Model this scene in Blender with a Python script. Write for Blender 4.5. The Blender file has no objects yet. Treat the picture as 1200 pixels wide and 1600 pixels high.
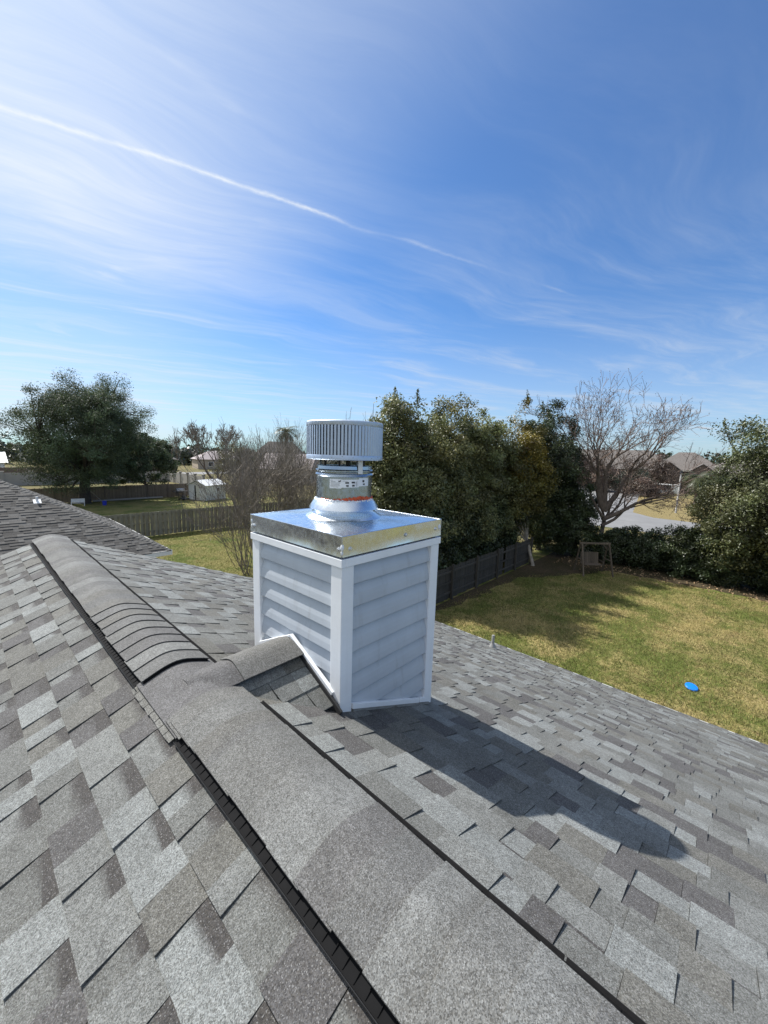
import bpy, math, random
import numpy as np
from mathutils import Vector, Matrix, noise
random.seed(7); np.random.seed(7)
SC = bpy.context.scene
COL = SC.collection

# ---------------------------------------------------------------- camera
cam_d = bpy.data.cameras.new('camera'); cam = bpy.data.objects.new('camera', cam_d); COL.objects.link(cam)
CAM = np.array([-0.6498, 0.0, 1.075]); FPX = 608.29
CR = np.array([0.67768967, -0.73475553, 0.02951323]); CU = np.array([0.08901639, 0.12181045, 0.98855364]); CF = np.array([0.72994027, 0.66730543, -0.14795497])
cam.matrix_world = Matrix(((CR[0], CU[0], -CF[0], CAM[0]), (CR[1], CU[1], -CF[1], CAM[1]), (CR[2], CU[2], -CF[2], CAM[2]), (0, 0, 0, 1)))
cam_d.sensor_fit = 'HORIZONTAL'; cam_d.sensor_width = 36; cam_d.lens = 36 * FPX / 1200
cam_d.clip_start = 0.02; cam_d.clip_end = 3000
SC.camera = cam

# ---------------------------------------------------------------- light, sky, exposure
SUN_DIR = Vector((-0.0995, 0.6656, 0.7396)).normalized()          # towards the sun
SUN_EL = math.asin(SUN_DIR.z); SUN_AZ = math.atan2(SUN_DIR.x, SUN_DIR.y)
sun_d = bpy.data.lights.new('sun', 'SUN'); sun_d.energy = 5.0; sun_d.angle = math.radians(0.53); sun_d.color = (1.0, 0.97, 0.925)
sun = bpy.data.objects.new('sun', sun_d); COL.objects.link(sun)
sun.rotation_euler = SUN_DIR.to_track_quat('Z', 'Y').to_euler()
SC.view_settings.view_transform = 'Standard'; SC.view_settings.look = 'None'
SC.view_settings.exposure = 0.515; SC.view_settings.gamma = 1.0; SC.view_settings.use_curve_mapping = False

W = bpy.data.worlds.new('World'); SC.world = W; W.use_nodes = True
nt = W.node_tree; N = nt.nodes; L = nt.links
N.clear()

class G:
    """small helper for node graphs"""
    def __init__(s, tree): s.t = tree; s.n = tree.nodes; s.l = tree.links
    def new(s, typ, **kw):
        n = s.n.new(typ)
        for k, v in kw.items(): setattr(n, k, v)
        return n
    def put(s, sock, v):
        if v is None: return
        if hasattr(v, 'is_linked') or hasattr(v, 'links'): s.l.new(v, sock)
        else: sock.default_value = v
    def math(s, op, a, b=None, c=None, clamp=False):
        n = s.new('ShaderNodeMath', operation=op); n.use_clamp = clamp
        s.put(n.inputs[0], a); s.put(n.inputs[1], b)
        if c is not None: s.put(n.inputs[2], c)
        return n.outputs[0]
    def mix(s, fac, a, b, blend='MIX'):
        n = s.new('ShaderNodeMix', data_type='RGBA', blend_type=blend)
        s.put(n.inputs[0], fac); s.put(n.inputs[6], a); s.put(n.inputs[7], b)
        return n.outputs[2]
    def ramp(s, v, lo, hi, a=0.0, b=1.0, smooth=True):
        n = s.new('ShaderNodeMapRange'); n.interpolation_type = 'SMOOTHSTEP' if smooth else 'LINEAR'
        s.put(n.inputs[0], v); n.inputs[1].default_value = lo; n.inputs[2].default_value = hi
        n.inputs[3].default_value = a; n.inputs[4].default_value = b
        return n.outputs[0]
    def noise(s, vec, scale, detail=3.0, rough=0.55, dist=0.0):
        n = s.new('ShaderNodeTexNoise'); s.put(n.inputs['Vector'], vec)
        n.inputs['Scale'].default_value = scale; n.inputs['Detail'].default_value = detail
        n.inputs['Roughness'].default_value = rough; n.inputs['Distortion'].default_value = dist
        return n.outputs[0]
    def xyz(s, x, y, z=0.0):
        n = s.new('ShaderNodeCombineXYZ'); s.put(n.inputs[0], x); s.put(n.inputs[1], y); s.put(n.inputs[2], z)
        return n.outputs[0]

g = G(nt)
out = g.new('ShaderNodeOutputWorld'); bg = g.new('ShaderNodeBackground')
sky = g.new('ShaderNodeTexSky', sky_type='NISHITA')
sky.sun_disc = False; sky.sun_elevation = SUN_EL; sky.sun_rotation = SUN_AZ
sky.altitude = 10; sky.air_density = 1.0; sky.dust_density = 0.4; sky.ozone_density = 2.2
tc = g.new('ShaderNodeTexCoord'); sp = g.new('ShaderNodeSeparateXYZ'); L.new(tc.outputs['Generated'], sp.inputs[0])
zc = g.math('MAXIMUM', sp.outputs[2], 0.015)
px_ = g.math('DIVIDE', sp.outputs[0], zc); py_ = g.math('DIVIDE', sp.outputs[1], zc)
# axes along / across the contrail in the plane of the high cloud
al = g.math('ADD', g.math('MULTIPLY', g.math('SUBTRACT', px_, 0.181), 0.9431), g.math('MULTIPLY', g.math('SUBTRACT', py_, 1.787), -0.3325))
ac = g.math('ADD', g.math('MULTIPLY', g.math('SUBTRACT', px_, 0.181), 0.3325), g.math('MULTIPLY', g.math('SUBTRACT', py_, 1.787), 0.9431))
pl = g.xyz(al, ac)
# contrail
def colramp(v, stops):
    n = g.new('ShaderNodeValToRGB'); n.color_ramp.interpolation = 'B_SPLINE' if len(stops) < 3 else 'EASE'
    e = n.color_ramp.elements
    while len(e) < len(stops): e.new(0.5)
    for q, (p_, c_) in zip(e, stops): q.position = p_; q.color = (c_, c_, c_, 1)
    g.put(n.inputs[0], v); return n.outputs[0]
aln = g.math('MULTIPLY', al, 1 / 3.0)
off = colramp(aln, [(0.0, 0.5), (0.068, 0.455), (0.147, 0.37), (0.248, 0.455), (0.345, 0.49), (0.40, 0.70), (0.48, 0.43), (0.547, 0.51), (0.80, 0.42), (1.0, 0.5)])
wob = g.math('MULTIPLY', g.math('SUBTRACT', off, 0.5), 0.13)
rag = g.math('MULTIPLY', g.math('SUBTRACT', g.noise(pl, 14.0, 5.0, 0.7), 0.5), 0.035)
d_ = g.math('ABSOLUTE', g.math('ADD', g.math('SUBTRACT', ac, wob), rag))
core = g.math('SUBTRACT', 1.0, g.math('DIVIDE', d_, 0.021), clamp=True)
fade = colramp(aln, [(0.0, 0.50), (0.10, 0.55), (0.18, 0.80), (0.33, 0.95), (0.385, 0.40), (0.44, 0.08), (0.50, 0.38), (0.60, 0.28), (0.66, 0.06), (0.77, 0.05), (0.82, 0.28), (0.90, 0.03)])
fade = g.math('MULTIPLY', fade, g.ramp(g.noise(pl, 9.0, 4.0, 0.6), 0.25, 0.65, 0.45, 1.1))
trail = g.math('MULTIPLY', g.math('POWER', core, 1.15), fade)
soft = g.math('MULTIPLY', g.math('POWER', g.math('SUBTRACT', 1.0, g.math('DIVIDE', d_, 0.10), clamp=True), 2.0), 0.16)
trail = g.math('MULTIPLY', g.math('ADD', trail, g.math('MULTIPLY', soft, fade)), 0.52)
# cirrus veils: stretched noise, thicker on the sun side
warp = g.new('ShaderNodeVectorMath', operation='ADD')
wn = g.new('ShaderNodeTexNoise'); wn.inputs['Scale'].default_value = 0.7; wn.inputs['Detail'].default_value = 2
L.new(pl, wn.inputs['Vector']); L.new(wn.outputs[1], warp.inputs[1]); L.new(pl, warp.inputs[0])
def rotated(vec, ang, sx, sy):
    m = g.new('ShaderNodeMapping'); L.new(vec, m.inputs[0]); m.inputs['Rotation'].default_value = (0, 0, ang); m.inputs['Scale'].default_value = (sx, sy, 1)
    return m.outputs[0]
c1 = g.ramp(g.noise(rotated(warp.outputs[0], 0.55, 0.28, 1.5), 1.25, 6.0, 0.62), 0.44, 0.78)
c2 = g.ramp(g.noise(rotated(warp.outputs[0], -0.75, 0.22, 1.3), 1.6, 6.0, 0.62), 0.48, 0.82)
c3 = g.ramp(g.noise(rotated(warp.outputs[0], 0.3, 0.6, 0.7), 0.45, 4.0, 0.5), 0.36, 0.68)
puff = g.math('MULTIPLY', g.ramp(g.noise(rotated(warp.outputs[0], 0.1, 1.0, 1.6), 3.1, 4.0, 0.55), 0.60, 0.80), 0.22)
sidel = g.ramp(al, -0.1, 1.42, 1.0, 0.0)
fib = g.noise(rotated(warp.outputs[0], 0.9, 0.8, 5.0), 2.2, 7.0, 0.68)
hi = g.ramp(sp.outputs[2], 0.24, 0.46, 0.18, 1.0)
veil = g.math('MULTIPLY', g.math('ADD', 1.12, g.math('MULTIPLY', g.math('SUBTRACT', c3, 0.5), 0.6)), g.math('MULTIPLY', sidel, hi))
veil = g.math('MULTIPLY', veil, g.ramp(fib, 0.25, 0.75, 0.86, 1.12))
streak = g.math('ADD', g.math('MULTIPLY', c1, 0.30), g.math('MULTIPLY', c2, 0.36))
streak = g.math('MULTIPLY', g.math('MULTIPLY', streak, g.ramp(fib, 0.25, 0.75, 0.75, 1.2)), g.ramp(sp.outputs[2], 0.12, 0.62, 1.25, 0.30))
dens = g.math('ADD', g.math('ADD', veil, streak), g.math('MULTIPLY', puff, sidel))
low = g.ramp(sp.outputs[2], 0.02, 0.34, 1.0, 0.0)
dens = g.math('ADD', g.math('ADD', dens, 0.06), g.math('MULTIPLY', low, g.ramp(al, -3.0, 2.0, 0.62, 0.46)))
cov = g.math('ADD', g.math('MULTIPLY', dens, 0.78), trail, clamp=True)
above = g.ramp(sp.outputs[2], -0.01, 0.03)
cov = g.math('MULTIPLY', cov, above)
lit = g.new('ShaderNodeVectorMath', operation='DOT_PRODUCT'); L.new(tc.outputs['Generated'], lit.inputs[0]); lit.inputs[1].default_value = SUN_DIR
bright = g.ramp(lit.outputs['Value'], 0.3, 1.0, 7.0, 8.6)     # cloud scatters more light forward
cl = g.new('ShaderNodeVectorMath', operation='SCALE'); cl.inputs[0].default_value = (0.925, 1.0, 1.10); L.new(bright, cl.inputs['Scale'])
tint = g.mix(1.0, sky.outputs[0], (0.57, 0.99, 1.42, 1), 'MULTIPLY')
L.new(g.mix(cov, tint, cl.outputs[0]), bg.inputs[0])
bg.inputs[1].default_value = 0.076
L.new(bg.outputs[0], out.inputs[0])

# ---------------------------------------------------------------- object helpers
def tag(o, label=None, cat=None, group=None, kind=None):
    if label: o['label'] = label
    if cat: o['category'] = cat
    if group: o['group'] = group
    if kind: o['kind'] = kind
    return o
def empty(name, loc=(0, 0, 0), rz=0.0):
    o = bpy.data.objects.new(name, None); COL.objects.link(o); o.location = loc; o.rotation_euler = (0, 0, rz)
    o.empty_display_size = 0.2
    return o
def thing(name, label, cat, loc=(0, 0, 0), rz=0.0, group=None):
    return tag(empty(name, loc, rz), label, cat, group)
def np_mesh(name, verts, faces, cols=None, smooth=False):
    """verts (n,3); faces list of tuples or (m,k) array; cols (n,3) per vertex"""
    me = bpy.data.meshes.new(name)
    verts = np.asarray(verts, dtype=np.float32)
    if isinstance(faces, np.ndarray):
        m, k = faces.shape
        me.vertices.add(len(verts)); me.vertices.foreach_set('co', verts.ravel())
        me.loops.add(m * k); me.loops.foreach_set('vertex_index', faces.astype(np.int32).ravel())
        me.polygons.add(m); me.polygons.foreach_set('loop_start', np.arange(0, m * k, k, dtype=np.int32))
        me.update(calc_edges=True)
    else:
        me.from_pydata(verts.tolist(), [], faces); me.update()
    if cols is not None:
        ca = me.color_attributes.new('col', 'FLOAT_COLOR', 'POINT')
        c4 = np.ones((len(verts), 4), dtype=np.float32); c4[:, :3] = cols
        ca.data.foreach_set('color', c4.ravel())
    if smooth: me.polygons.foreach_set('use_smooth', np.ones(len(me.polygons), dtype=bool))
    return me
def obj(name, me, mat, parent=None, loc=None):
    o = bpy.data.objects.new(name, me); COL.objects.link(o)
    if mat is not None: me.materials.append(mat)
    if parent is not None: o.parent = parent
    if loc is not None: o.location = loc
    return o
class MB:
    def __init__(s): s.v = []; s.f = []; s.c = []
    def add(s, verts, faces, col=(1, 1, 1)):
        b = len(s.v); s.v.extend([tuple(p) for p in verts]); s.f.extend([tuple(i + b for i in f) for f in faces])
        if isinstance(col, list): s.c.extend(col)
        else: s.c.extend([col] * len(verts))
    def box(s, lo, hi, col=(1, 1, 1)):
        x0, y0, z0 = lo; x1, y1, z1 = hi
        s.add([(x0, y0, z0), (x1, y0, z0), (x1, y1, z0), (x0, y1, z0), (x0, y0, z1), (x1, y0, z1), (x1, y1, z1), (x0, y1, z1)],
              [(0, 3, 2, 1), (4, 5, 6, 7), (0, 1, 5, 4), (1, 2, 6, 5), (2, 3, 7, 6), (3, 0, 4, 7)], col)
    def bar(s, a, b, w, h, up=(0, 0, 1), col=(1, 1, 1)):
        a = Vector(a); b = Vector(b); d = (b - a).normalized(); u = Vector(up)
        r = d.cross(u)
        if r.length < 1e-4: r = d.cross(Vector((1, 0, 0)))
        r.normalize(); u = r.cross(d)
        vs = []
        for p in (a, b):
            for sx, sy in ((-1, -1), (1, -1), (1, 1), (-1, 1)): vs.append(p + r * (sx * w / 2) + u * (sy * h / 2))
        s.add(vs, [(3, 2, 1, 0), (4, 5, 6, 7), (0, 1, 5, 4), (1, 2, 6, 5), (2, 3, 7, 6), (3, 0, 4, 7)], col)
    def tube(s, pts, rad, n=8, cap=True, col=(1, 1, 1)):
        pts = [Vector(p) for p in pts]; b = len(s.v)
        if not hasattr(rad, '__len__'): rad = [rad] * len(pts)
        prev = None
        for i, p in enumerate(pts):
            d = (pts[min(i + 1, len(pts) - 1)] - pts[max(i - 1, 0)]).normalized()
            if prev is None:
                r = d.cross(Vector((0, 0, 1)))
                if r.length < 0.05: r = d.cross(Vector((1, 0, 0)))
            else: r = prev - d * prev.dot(d)
            r.normalize(); prev = r; q = d.cross(r)
            for k in range(n):
                t = 2 * math.pi * k / n
                s.v.append(tuple(p + (r * math.cos(t) + q * math.sin(t)) * rad[i])); s.c.append(col)
        for i in range(len(pts) - 1):
            for k in range(n):
                k2 = (k + 1) % n
                s.f.append((b + i * n + k, b + i * n + k2, b + (i + 1) * n + k2, b + (i + 1) * n + k))
        if cap:
            s.f.append(tuple(b + k for k in range(n - 1, -1, -1))); e = b + (len(pts) - 1) * n
            s.f.append(tuple(e + k for k in range(n)))
    def lathe(s, prof, c, n=48, col=(1, 1, 1), close=False):
        b = len(s.v); m = len(prof)
        for k in range(n):
            t = 2 * math.pi * k / n
            for r, z in prof: s.v.append((c[0] + r * math.cos(t), c[1] + r * math.sin(t), c[2] + z)); s.c.append(col)
        for k in range(n):
            k2 = (k + 1) % n
            for i in range(m - 1): s.f.append((b + k * m + i, b + k2 * m + i, b + k2 * m + i + 1, b + k * m + i + 1))
            if close: s.f.append((b + k * m + m - 1, b + k2 * m + m - 1, b + k2 * m, b + k * m))
    def prism(s, poly, axis_vec, col=(1, 1, 1)):
        n = len(poly); a = [Vector(p) for p in poly]; d = Vector(axis_vec)
        s.add([*a, *[p + d for p in a]], [tuple(range(n - 1, -1, -1)), tuple(range(n, 2 * n))] + [(i, (i + 1) % n, n + (i + 1) % n, n + i) for i in range(n)], col)
    def mesh(s, name, smooth=False):
        return np_mesh(name, s.v, s.f, np.array(s.c, dtype=np.float32).reshape(-1, 3) if s.c else None, smooth)
    def build(s, name, mat, parent=None, smooth=False, bevel=0.0, loc=None):
        o = obj(name, s.mesh(name, False), mat, parent, loc)
        if smooth:
            me = o.data; me.polygons.foreach_set('use_smooth', np.ones(len(me.polygons), dtype=bool))
            try: me.set_sharp_from_angle(angle=math.radians(35))
            except Exception: pass
        if bevel:
            m = o.modifiers.new('bevel', 'BEVEL'); m.width = bevel; m.segments = 2; m.limit_method = 'ANGLE'; m.angle_limit = math.radians(40)
        return o

# ---------------------------------------------------------------- materials
def new_mat(name):
    m = bpy.data.materials.new(name); m.use_nodes = True; t = m.node_tree
    b = t.nodes['Principled BSDF']; return m, G(t), b
def simple(name, base, rough=0.6, metal=0.0, var=0.12, scale=6.0, bump=0.0, bscale=60.0, use_col=False, spec=0.5, fine=None):
    m, g, b = new_mat(name)
    geo = g.new('ShaderNodeNewGeometry')
    n1 = g.noise(geo.outputs['Position'], scale, 4.0)
    f = g.ramp(n1, 0.25, 0.75, 1 - var, 1 + var, False)
    if fine: f = g.math('MULTIPLY', f, g.ramp(g.noise(geo.outputs['Position'], fine[0], 3.0), 0.3, 0.7, 1 - fine[1], 1 + fine[1], False))
    base4 = (*base, 1)
    if use_col:
        at = g.new('ShaderNodeVertexColor', layer_name='col'); c = g.mix(1.0, base4, at.outputs[0], 'MULTIPLY')
    else: c = base4
    vm = g.new('ShaderNodeVectorMath', operation='SCALE'); g.put(vm.inputs[0], c if use_col else base); g.put(vm.inputs['Scale'], f)
    g.l.new(vm.outputs[0], b.inputs['Base Color'])
    b.inputs['Roughness'].default_value = rough; b.inputs['Metallic'].default_value = metal; b.inputs['Specular IOR Level'].default_value = spec
    if bump:
        bn = g.new('ShaderNodeBump'); bn.inputs['Strength'].default_value = bump; bn.inputs['Distance'].default_value = 0.01
        g.put(bn.inputs['Height'], g.noise(geo.outputs['Position'], bscale, 4.0)); g.l.new(bn.outputs[0], b.inputs['Normal'])
    return m

def shingle_mat():
    m, g, b = new_mat('asphalt_shingle')
    geo = g.new('ShaderNodeNewGeometry'); P = geo.outputs['Position']
    at = g.new('ShaderNodeVertexColor', layer_name='col')
    vo = g.new('ShaderNodeTexVoronoi'); vo.inputs['Scale'].default_value = 420.0; g.put(vo.inputs['Vector'], P)
    cs = g.new('ShaderNodeSeparateColor'); g.l.new(vo.outputs['Color'], cs.inputs[0])
    gran = g.ramp(cs.outputs[0], 0.0, 1.0, 0.42, 1.60, False)
    mid = g.ramp(g.noise(P, 70.0, 3.0, 0.6), 0.3, 0.7, 0.80, 1.20, False)
    big = g.math('MULTIPLY', g.ramp(g.noise(P, 11.0, 5.0, 0.65), 0.3, 0.7, 0.84, 1.16, False), g.ramp(g.noise(P, 1.1, 3.0), 0.3, 0.7, 0.92, 1.08, False))
    f = g.math('MULTIPLY', g.math('MULTIPLY', gran, mid), g.math('MULTIPLY', big, 0.645))
    wt = g.ramp(cs.outputs[1], 0.90, 0.97, 0.0, 0.35)
    vm = g.new('ShaderNodeVectorMath', operation='SCALE'); g.l.new(at.outputs[0], vm.inputs[0]); g.put(vm.inputs['Scale'], f)
    hue = g.mix(g.math('MULTIPLY', cs.outputs[2], 0.16), vm.outputs[0], (0.20, 0.17, 0.12, 1))
    c = g.mix(wt, hue, (0.40, 0.40, 0.39, 1))
    # scuffed, dark granule-loss marks
    sc = g.new('ShaderNodeMapping'); sc.inputs['Scale'].default_value = (9.0, 3.0, 9.0); sc.inputs['Rotation'].default_value = (0, 0, 0.5); g.put(sc.inputs[0], P)
    scuff = g.ramp(g.noise(sc.outputs[0], 1.0, 7.0, 0.75), 0.635, 0.70)
    c = g.mix(g.math('MULTIPLY', scuff, 0.55), c, (0.05, 0.049, 0.047, 1))
    g.l.new(c, b.inputs['Base Color'])
    b.inputs['Roughness'].default_value = 0.86; b.inputs['Specular IOR Level'].default_value = 0.35
    bn = g.new('ShaderNodeBump'); bn.inputs['Strength'].default_value = 0.55; bn.inputs['Distance'].default_value = 0.0016
    hh = g.math('ADD', g.math('MULTIPLY', cs.outputs[1], 1.0), g.math('MULTIPLY', g.noise(P, 140.0, 2.0), 1.2))
    g.put(bn.inputs['Height'], hh); g.l.new(bn.outputs[0], b.inputs['Normal'])
    return m
M = {}
M['shingle'] = shingle_mat()
M['felt'] = simple('black_underlay', (0.02, 0.02, 0.021), 0.9)
M['vent_plastic'] = simple('black_vent_plastic', (0.008, 0.008, 0.0085), 0.8, var=0.2, scale=30, spec=0.12)
M['lip'] = simple('vent_lip_plastic', (0.020, 0.020, 0.021), 0.45, var=0.25, scale=40, spec=0.3)
def vinyl(name, base, grime=0.0):
    m, g, b = new_mat(name)
    geo = g.new('ShaderNodeNewGeometry'); P = geo.outputs['Position']
    mp = g.new('ShaderNodeMapping'); g.put(mp.inputs[0], P); mp.inputs['Scale'].default_value = (3, 3, 60)
    gr = g.noise(mp.outputs[0], 4.0, 3.0)
    st = g.new('ShaderNodeMapping'); g.put(st.inputs[0], P); st.inputs['Scale'].default_value = (14, 14, 1.2)
    f = g.ramp(gr, 0.3, 0.7, 0.985, 1.015, False)
    f = g.math('MULTIPLY', f, g.ramp(g.noise(P, 5.0, 5.0), 0.3, 0.7, 0.95, 1.05, False))
    vm = g.new('ShaderNodeVectorMath', operation='SCALE'); vm.inputs[0].default_value = base; g.put(vm.inputs['Scale'], f)
    c = vm.outputs[0]
    if grime:
        s = g.math('MULTIPLY', g.ramp(g.noise(st.outputs[0], 1.3, 5.0, 0.65), 0.50, 0.80), grime)
        c = g.mix(s, c, (0.20, 0.185, 0.16, 1))
    g.l.new(c, b.inputs['Base Color']); b.inputs['Roughness'].default_value = 0.42
    bn = g.new('ShaderNodeBump'); bn.inputs['Strength'].default_value = 0.12; bn.inputs['Distance'].default_value = 0.002
    g.put(bn.inputs['Height'], gr); g.l.new(bn.outputs[0], b.inputs['Normal'])
    return m
M['siding'] = vinyl('grey_vinyl_siding', (0.475, 0.515, 0.56), 0.25)
M['trim'] = vinyl('white_vinyl_trim', (0.85, 0.865, 0.88), 0.06)
def galv(name, base, rough, wob=0.25, wscale=5.0, spangle=0.06):
    m, g, b = new_mat(name)
    geo = g.new('ShaderNodeNewGeometry'); P = geo.outputs['Position']
    n1 = g.noise(P, wscale, 2.0, 0.5); n2 = g.noise(P, 45.0, 3.0, 0.6)
    f = g.ramp(n2, 0.3, 0.7, 1 - spangle, 1 + spangle, False)
    vm = g.new('ShaderNodeVectorMath', operation='SCALE'); vm.inputs[0].default_value = base; g.put(vm.inputs['Scale'], f)
    g.l.new(vm.outputs[0], b.inputs['Base Color']); b.inputs['Metallic'].default_value = 1.0
    g.put(b.inputs['Roughness'], g.ramp(n2, 0.3, 0.7, rough * 0.8, rough * 1.25, False))
    bn = g.new('ShaderNodeBump'); bn.inputs['Strength'].default_value = wob; bn.inputs['Distance'].default_value = 0.03
    g.put(bn.inputs['Height'], n1); g.l.new(bn.outputs[0], b.inputs['Normal'])
    return m
M['galv'] = galv('galvanised_sheet', (0.78, 0.82, 0.86), 0.24, 0.25, 4.0, 0.025)
M['pipe'] = galv('galvanised_pipe', (0.40, 0.46, 0.52), 0.27, 0.10, 8.0, 0.10)
M['drum'] = galv('grey_turbine_metal', (0.54, 0.61, 0.71), 0.50, 0.05, 8.0, 0.04)
M['screw'] = simple('zinc_screw', (0.72, 0.73, 0.74), 0.35, 0.9)
M['label'] = simple('white_paper_label', (0.82, 0.83, 0.84), 0.5, var=0.03)
M['ink'] = simple('black_print', (0.03, 0.03, 0.035), 0.6, var=0.05)
M['sealant'] = simple('orange_sealant', (0.62, 0.10, 0.03), 0.5, var=0.25, scale=90)
M['clear_sealant'] = simple('white_sealant', (0.75, 0.77, 0.80), 0.35, var=0.08, scale=80)
M['lead'] = simple('grey_flashing', (0.30, 0.30, 0.29), 0.5, 0.3, var=0.2, scale=25)
M['lead_pale'] = simple('pale_grey_paint', (0.46, 0.44, 0.42), 0.6)
M['black'] = simple('dark_interior', (0.012, 0.012, 0.012), 0.9)
M['fascia'] = simple('white_fascia', (0.75, 0.75, 0.73), 0.5, var=0.05)
def wood(name, base, var=0.25):
    m, g, b = new_mat(name)
    geo = g.new('ShaderNodeNewGeometry'); P = geo.outputs['Position']
    oi = g.new('ShaderNodeObjectInfo')
    mp = g.new('ShaderNodeMapping'); g.put(mp.inputs[0], P); mp.inputs['Scale'].default_value = (9, 9, 0.9)
    n1 = g.noise(mp.outputs[0], 3.0, 6.0, 0.65)
    f = g.math('MULTIPLY', g.ramp(n1, 0.3, 0.7, 1 - var, 1 + var, False), g.ramp(oi.outputs['Random'], 0, 1, 0.78, 1.2, False))
    vm = g.new('ShaderNodeVectorMath', operation='SCALE'); vm.inputs[0].default_value = base; g.put(vm.inputs['Scale'], f)
    g.l.new(vm.outputs[0], b.inputs['Base Color']); b.inputs['Roughness'].default_value = 0.85
    bn = g.new('ShaderNodeBump'); bn.inputs['Strength'].default_value = 0.4; bn.inputs['Distance'].default_value = 0.01
    g.put(bn.inputs['Height'], n1); g.l.new(bn.outputs[0], b.inputs['Normal'])
    return m
M['wood_grey'] = wood('weathered_fence_wood', (0.225, 0.215, 0.17))
M['wood_shaded'] = wood('shade_toned_fence_wood', (0.062, 0.055, 0.045))  # fence wood darkened to include the deep shade under the evergreens
M['wood_brown'] = wood('brown_fence_wood', (0.135, 0.105, 0.075))
M['wood_light'] = wood('swing_cedar', (0.12, 0.092, 0.066))
def bark(name, base):
    return simple(name, base, 0.9, var=0.35, scale=5.0, bump=0.6, bscale=22.0, fine=(40.0, 0.25))
M['bark_dark'] = bark('oak_bark', (0.055, 0.045, 0.037))
M['bark_pale'] = bark('pale_bark', (0.30, 0.26, 0.21))
M['bark_mid'] = bark('brown_bark', (0.15, 0.115, 0.092))
M['twig'] = simple('bare_twigs', (0.185, 0.158, 0.130), 0.85, var=0.35, scale=1.2, use_col=True)
M['twig_warm'] = simple('reddish_twigs', (0.165, 0.12, 0.097), 0.85, var=0.3, scale=1.2, use_col=True)
def leafmat(name, base, trans=0.3, rough=0.42):
    m, g, b = new_mat(name)
    at = g.new('ShaderNodeVertexColor', layer_name='col')
    geo = g.new('ShaderNodeNewGeometry')
    f = g.ramp(g.noise(geo.outputs['Position'], 0.9, 3.0), 0.3, 0.7, 0.62, 1.10, False)
    c = g.mix(1.0, (*base, 1), at.outputs[0], 'MULTIPLY')
    vm = g.new('ShaderNodeVectorMath', operation='SCALE'); g.l.new(c, vm.inputs[0]); g.put(vm.inputs['Scale'], f)
    g.l.new(vm.outputs[0], b.inputs['Base Color']); b.inputs['Roughness'].default_value = rough
    b.inputs['Specular IOR Level'].default_value = 0.45
    tr = g.new('ShaderNodeBsdfTranslucent'); g.l.new(vm.outputs[0], tr.inputs[0])
    mx = g.new('ShaderNodeMixShader'); mx.inputs[0].default_value = trans
    o = g.n['Material Output']
    g.l.new(b.outputs[0], mx.inputs[1]); g.l.new(tr.outputs[0], mx.inputs[2]); g.l.new(mx.outputs[0], o.inputs[0])
    return m
M['leaf_ever'] = leafmat('evergreen_leaves', (0.195, 0.205, 0.085), 0.36)
M['leaf_dark'] = leafmat('dark_glossy_leaves', (0.068, 0.090, 0.038), 0.22, 0.36)
M['leaf_oak'] = leafmat('live_oak_leaves', (0.095, 0.128, 0.062), 0.28, 0.62)
M['leaf_yellow'] = leafmat('yellowing_leaves', (0.16, 0.13, 0.030), 0.35)
M['leaf_olive'] = leafmat('olive_leaves', (0.15, 0.145, 0.062), 0.3)
M['leaf_brown'] = leafmat('brown_winter_leaves', (0.135, 0.095, 0.07), 0.2)
M['leaf_mid'] = leafmat('mid_green_leaves', (0.125, 0.140, 0.058), 0.28)
M['leaf_far'] = leafmat('distant_leaves', (0.060, 0.074, 0.045), 0.15)
M['palm'] = leafmat('palm_leaves', (0.10, 0.115, 0.05), 0.2)
M['blade'] = leafmat('grass_blades', (0.92, 0.93, 0.84), 0.35, 0.7)
def grass_mat(name, green, straw, dirt, straw_bias):
    m, g, b = new_mat(name)
    geo = g.new('ShaderNodeNewGeometry'); P = geo.outputs['Position']
    n1 = g.noise(P, 0.55, 5.0, 0.6); n2 = g.noise(P, 3.5, 5.0, 0.7); n3 = g.noise(P, 22.0, 4.0, 0.7)
    t = g.math('ADD', g.math('MULTIPLY', n1, 0.55), g.math('ADD', g.math('MULTIPLY', n2, 0.25), g.math('MULTIPLY', n3, 0.20)))
    c = g.mix(g.ramp(t, 0.42 - straw_bias, 0.56 - straw_bias), (*green, 1), (*straw, 1))
    c = g.mix(g.ramp(g.noise(P, 1.1, 5.0, 0.65), 0.60, 0.72, 0.0, 0.7), c, (*dirt, 1))
    f = g.math('MULTIPLY', g.ramp(g.noise(P, 9.0, 5.0, 0.75), 0.3, 0.7, 0.62, 1.38, False), g.ramp(g.noise(P, 60.0, 3.0, 0.7), 0.3, 0.7, 0.38, 0.92, False))
    vm = g.new('ShaderNodeVectorMath', operation='SCALE'); g.l.new(c, vm.inputs[0]); g.put(vm.inputs['Scale'], f)
    g.l.new(vm.outputs[0], b.inputs['Base Color']); b.inputs['Roughness'].default_value = 0.95; b.inputs['Specular IOR Level'].default_value = 0.1
    bn = g.new('ShaderNodeBump'); bn.inputs['Strength'].default_value = 0.8; bn.inputs['Distance'].default_value = 0.05
    g.put(bn.inputs['Height'], n3); g.l.new(bn.outputs[0], b.inputs['Normal'])
    return m
M['lawn'] = grass_mat('dormant_lawn', (0.165, 0.20, 0.05), (0.46, 0.37, 0.16), (0.29, 0.21, 0.105), -0.02)
M['lawn_green'] = grass_mat('green_lawn', (0.13, 0.175, 0.042), (0.29, 0.26, 0.10), (0.25, 0.17, 0.10), 0.02)
M['ground'] = grass_mat('rough_ground', (0.10, 0.12, 0.04), (0.27, 0.225, 0.11), (0.21, 0.165, 0.10), 0.02)
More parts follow.
